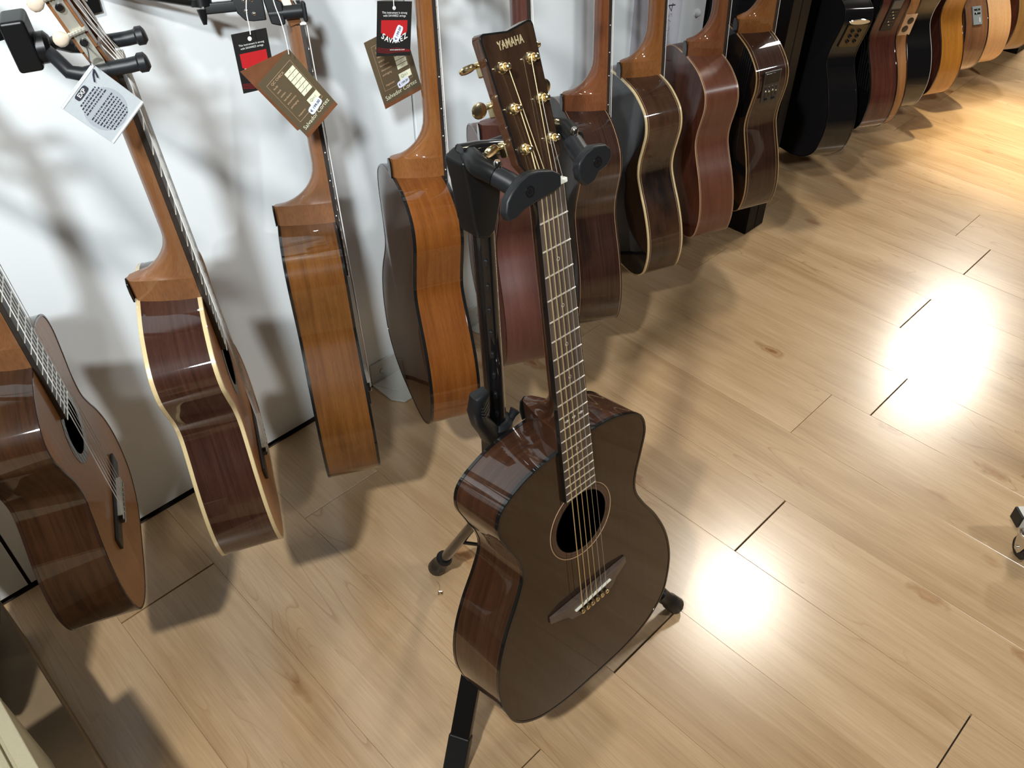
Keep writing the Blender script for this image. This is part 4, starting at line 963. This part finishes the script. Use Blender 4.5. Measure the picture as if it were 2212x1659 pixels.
def grey_tag(tl, tr, br, bl, label, cordpts):
    M, w_, h_ = quad_frame(tl, tr, br, bl)
    t = empty('hang_tag', label, 'tag', None, M); inv = M.inverted()
    MB().box((w_/2, -h_/2, -.0008), (w_/2, h_/2, .0006)).build('film_pouch', M_grey, t, bevel=.0005)
    b = MB(); b.lathe([(w_*.40, 0), (w_*.40, .0002)], Matrix.Translation((w_*.46, -h_*.56, -.0001)), 32); b.build('printed_disc', M_greyd, t)
    for yy in (-h_*.035, -h_*.965): MB().box((w_/2, yy, .0000), (w_*.49, h_*.012, .0004)).build('seal_seam', M_wht, t)
    b = MB(); p = []
    for i in range(20):
        a = 2*math.pi*i/20; p.append((math.copysign(abs(math.cos(a))**.5, math.cos(a))*w_*.155, math.copysign(abs(math.sin(a))**.5, math.sin(a))*h_*.055))
    b.prism(p, .0001, .0004, Matrix.Translation((w_*.44, -h_*.13, 0))); b.build('logo_patch', M_ink, t)
    text('logo_lettering', 'EXP', h_*.095, Matrix.Translation((w_*.44, -h_*.13, .0006)), M_wht, t, ext=.0001, off=.0001)
    rq = random.Random(9)   # lines of small print, too fine to read
    for q in range(13):
        if q == 4: continue
        y = -h_*(.235+.052*q); hw = w_*(.10+.22*min(1, math.sqrt(max(0, 1-((q-6)/7.5)**2)))); x = w_*.46-hw; b = MB()
        while x < w_*.46+hw-.001:
            l = rq.uniform(.0012, .0042); l = min(l, w_*.46+hw-x); b.box((x+l/2, y, .0002), (l/2, h_*.011, .00005)); x += l+.0009
        b.build('print_line', M_ink, t)
    cord(t, inv, cordpts, M_dcord, .0006)
    for s in (-1, 1): MB().tube([(w_*.93, -h_*.06, .001), (w_*(.86+s*.02), -h_*(.12+.02*s), .0015), (w_*(.80+s*.05), -h_*(.18), .001)], .0007, 6).build('cord_end', M_dcord, t, smooth=True)
black_tag(*[(0.5520, 1.1064, 1.0223), (0.6035, 1.1010, 1.0201), (0.5985, 1.0930, 0.9350), (0.5462, 1.0991, 0.9434)], label='black tag with red print, half covered by the brown folded tag at the third guitar', cordpts=[(0.5741, 1.0940, 1.0199), (0.5759, 1.0960, 1.0282), (0.5780, 1.1000, 1.0450), (0.5914, 1.1200, 1.0524), (0.6022, 1.1300, 1.0659)])
brown_tag(*[(0.5555, 1.0681, 0.9625), (0.6126, 1.0659, 0.9976), (0.6609, 1.0513, 0.8993), (0.6034, 1.0536, 0.8652)], label='opened brown folded tag with price sticker in front of the neck of the third guitar', cordpts=[(0.6055, 1.0560, 0.9951), (0.6056, 1.0560, 1.0059), (0.6067, 1.0600, 1.0233), (0.6098, 1.0700, 1.0385), (0.6114, 1.0800, 1.0528), (0.6148, 1.0900, 1.0689)])
brown_tag(*[(0.8391, 1.2108, 0.9099), (0.9197, 1.2042, 0.9246), (0.9688, 1.1888, 0.8195), (0.8827, 1.1951, 0.7960)], label='brown tag with price sticker hanging partly behind the neck of the bright orange-brown guitar', cordpts=[(0.9075, 1.2000, 0.9194), (0.9083, 1.2000, 0.9437), (0.9128, 1.2000, 0.9652), (0.9169, 1.2000, 0.9828)], fold=False)
black_tag(*[(0.8152, 1.1270, 1.0022), (0.8771, 1.1195, 0.9892), (0.8626, 1.1126, 0.9059), (0.8009, 1.1204, 0.9220)], label='black tag with red print and price sticker, in front of the upper brown tag', cordpts=[(0.8376, 1.1160, 0.9885), (0.8412, 1.1200, 0.9993), (0.8490, 1.1300, 1.0057), (0.8578, 1.1400, 1.0120)], price='\u20ac 199.00')
grey_tag(*[(0.2603, 0.9350, 1.0648), (0.3056, 0.9338, 1.0985), (0.3431, 0.9246, 1.0442), (0.2974, 0.9261, 1.0132)], label='translucent grey film tag with printed text at the head of the cream-bound guitar', cordpts=[(0.3015, 0.9260, 1.0999), (0.3027, 0.9300, 1.1037), (0.3106, 0.9500, 1.1034), (0.3207, 0.9800, 1.1011)])


# ------------------------------------------------------------------ boxes at lower left
bxz = .15
bt = empty('cardboard_box', 'low brown cardboard box on the floor in the bottom left corner, taped along its lid', 'box', None, Matrix.Translation((-.25, .93, 0)))
MB().box((0, 0, bxz/2), (.206, .36, bxz/2-.001)).build('carton', M_card, bt, bevel=.003)
MB().box((.103, 0, bxz+.0012), (.101, .356, .0015)).build('lid_flap', M_card, bt, bevel=.0008)
MB().box((-.048, 0, bxz+.0012), (.045, .356, .0015)).build('lid_flap', M_card, bt, bevel=.0008)
MB().box((.150, -.15, bxz+.0032), (.012, .10, .0003)).build('tape', M_tape, bt)
cb = empty('storage_case', 'cream-coloured case with a raised rim standing on the cardboard box at the bottom left', 'case', None, Matrix.Translation((-.30, .62, bxz+.003)))
MB().box((0, 0, .095), (.205, .285, .095)).build('body', M_cab, cb, bevel=.004)
for c_, h_ in (((.195, 0, .199), (.010, .285, .009)), ((-.195, 0, .199), (.010, .285, .009)), ((0, .275, .199), (.185, .010, .009)), ((0, -.275, .199), (.185, .010, .009))):
    MB().box(c_, h_).build('rim', M_cab, cb, bevel=.002)
MB().box((.172, 0, .193), (.006, .255, .003)).build('inner_lip', M_cab, cb, bevel=.001)

# ------------------------------------------------------------------ rolling rack at the right edge
rk = empty('rolling_rack', 'white rack foot with a chrome swivel caster at the right edge of the floor', 'rack', None, Matrix.Translation((1.500, .034, 0)))
wm = Matrix.Translation((-.005, -.002, .0255)) @ Matrix.Rotation(.75, 4, 'Z') @ Matrix.Rotation(math.pi/2, 4, 'X')
MB().lathe([(.012, -.009), (.022, -.010), (.0255, -.006), (.0255, .006), (.022, .010), (.012, .009)], wm, 26).build('wheel', M_rub, rk, smooth=True)
for s in (-1, 1):
    b = MB(); b.prism([(-.013, .0), (-.008, -.010), (.006, -.010), (.012, .0), (.021, .030), (.021, .038), (-.021, .038), (-.021, .030)], s*.0115-.001, s*.0115+.001, Matrix.Translation((-.005, -.002, .0255)) @ Matrix.Rotation(.75, 4, 'Z') @ Matrix.Rotation(math.pi/2, 4, 'X')); b.build('fork', M_chrome, rk, bevel=.0006)
MB().tube([(wm @ Vector((0, 0, -.015))), (wm @ Vector((0, 0, .015)))], .004, 10).build('axle', M_chrome, rk, smooth=True)
MB().lathe([(.020, .058), (.022, .061), (.022, .066), (.019, .068), (.022, .070), (.020, .074)], Matrix.Identity(4), 22).build('swivel_bearing', M_chrome, rk, smooth=True)
MB().box((.13, -.10, .0905), (.19, .0155, .016), Matrix.Rotation(-.78, 3, 'Z')).build('base_tube', M_white, rk, bevel=.0015)
e0 = Matrix.Rotation(-.78, 3, 'Z') @ Vector((-.1915, 0, 0))+Vector((.13, -.10, .0905))
MB().box(e0, (.003, .0150, .0155), Matrix.Rotation(-.78, 3, 'Z')).build('end_cap', M_rub, rk, bevel=.001)
MB().tube([(.26, -.23, .107), (.26, -.23, 1.1)], .016, 14).build('upright', M_white, rk, smooth=True)

# tiny clipping on the floor
b = MB(); rr_ = random.Random(5)
p_ = Vector((.577, .80, .0025)); b.tube([(.577, .80, .002), (.581, .803, .006), (.585, .799, .004), (.583, .795, .002)], [.001, .0032, .0028, .001], 7)
b.tube([(.583, .803, .004), (.592, .815, .006), (.596, .827, .001)], .0003, 4)
tag(b.build('wire_clipping', M_chrome, smooth=True), 'tiny silver wire clipping on the floor left of the dark brown guitar', 'scrap')
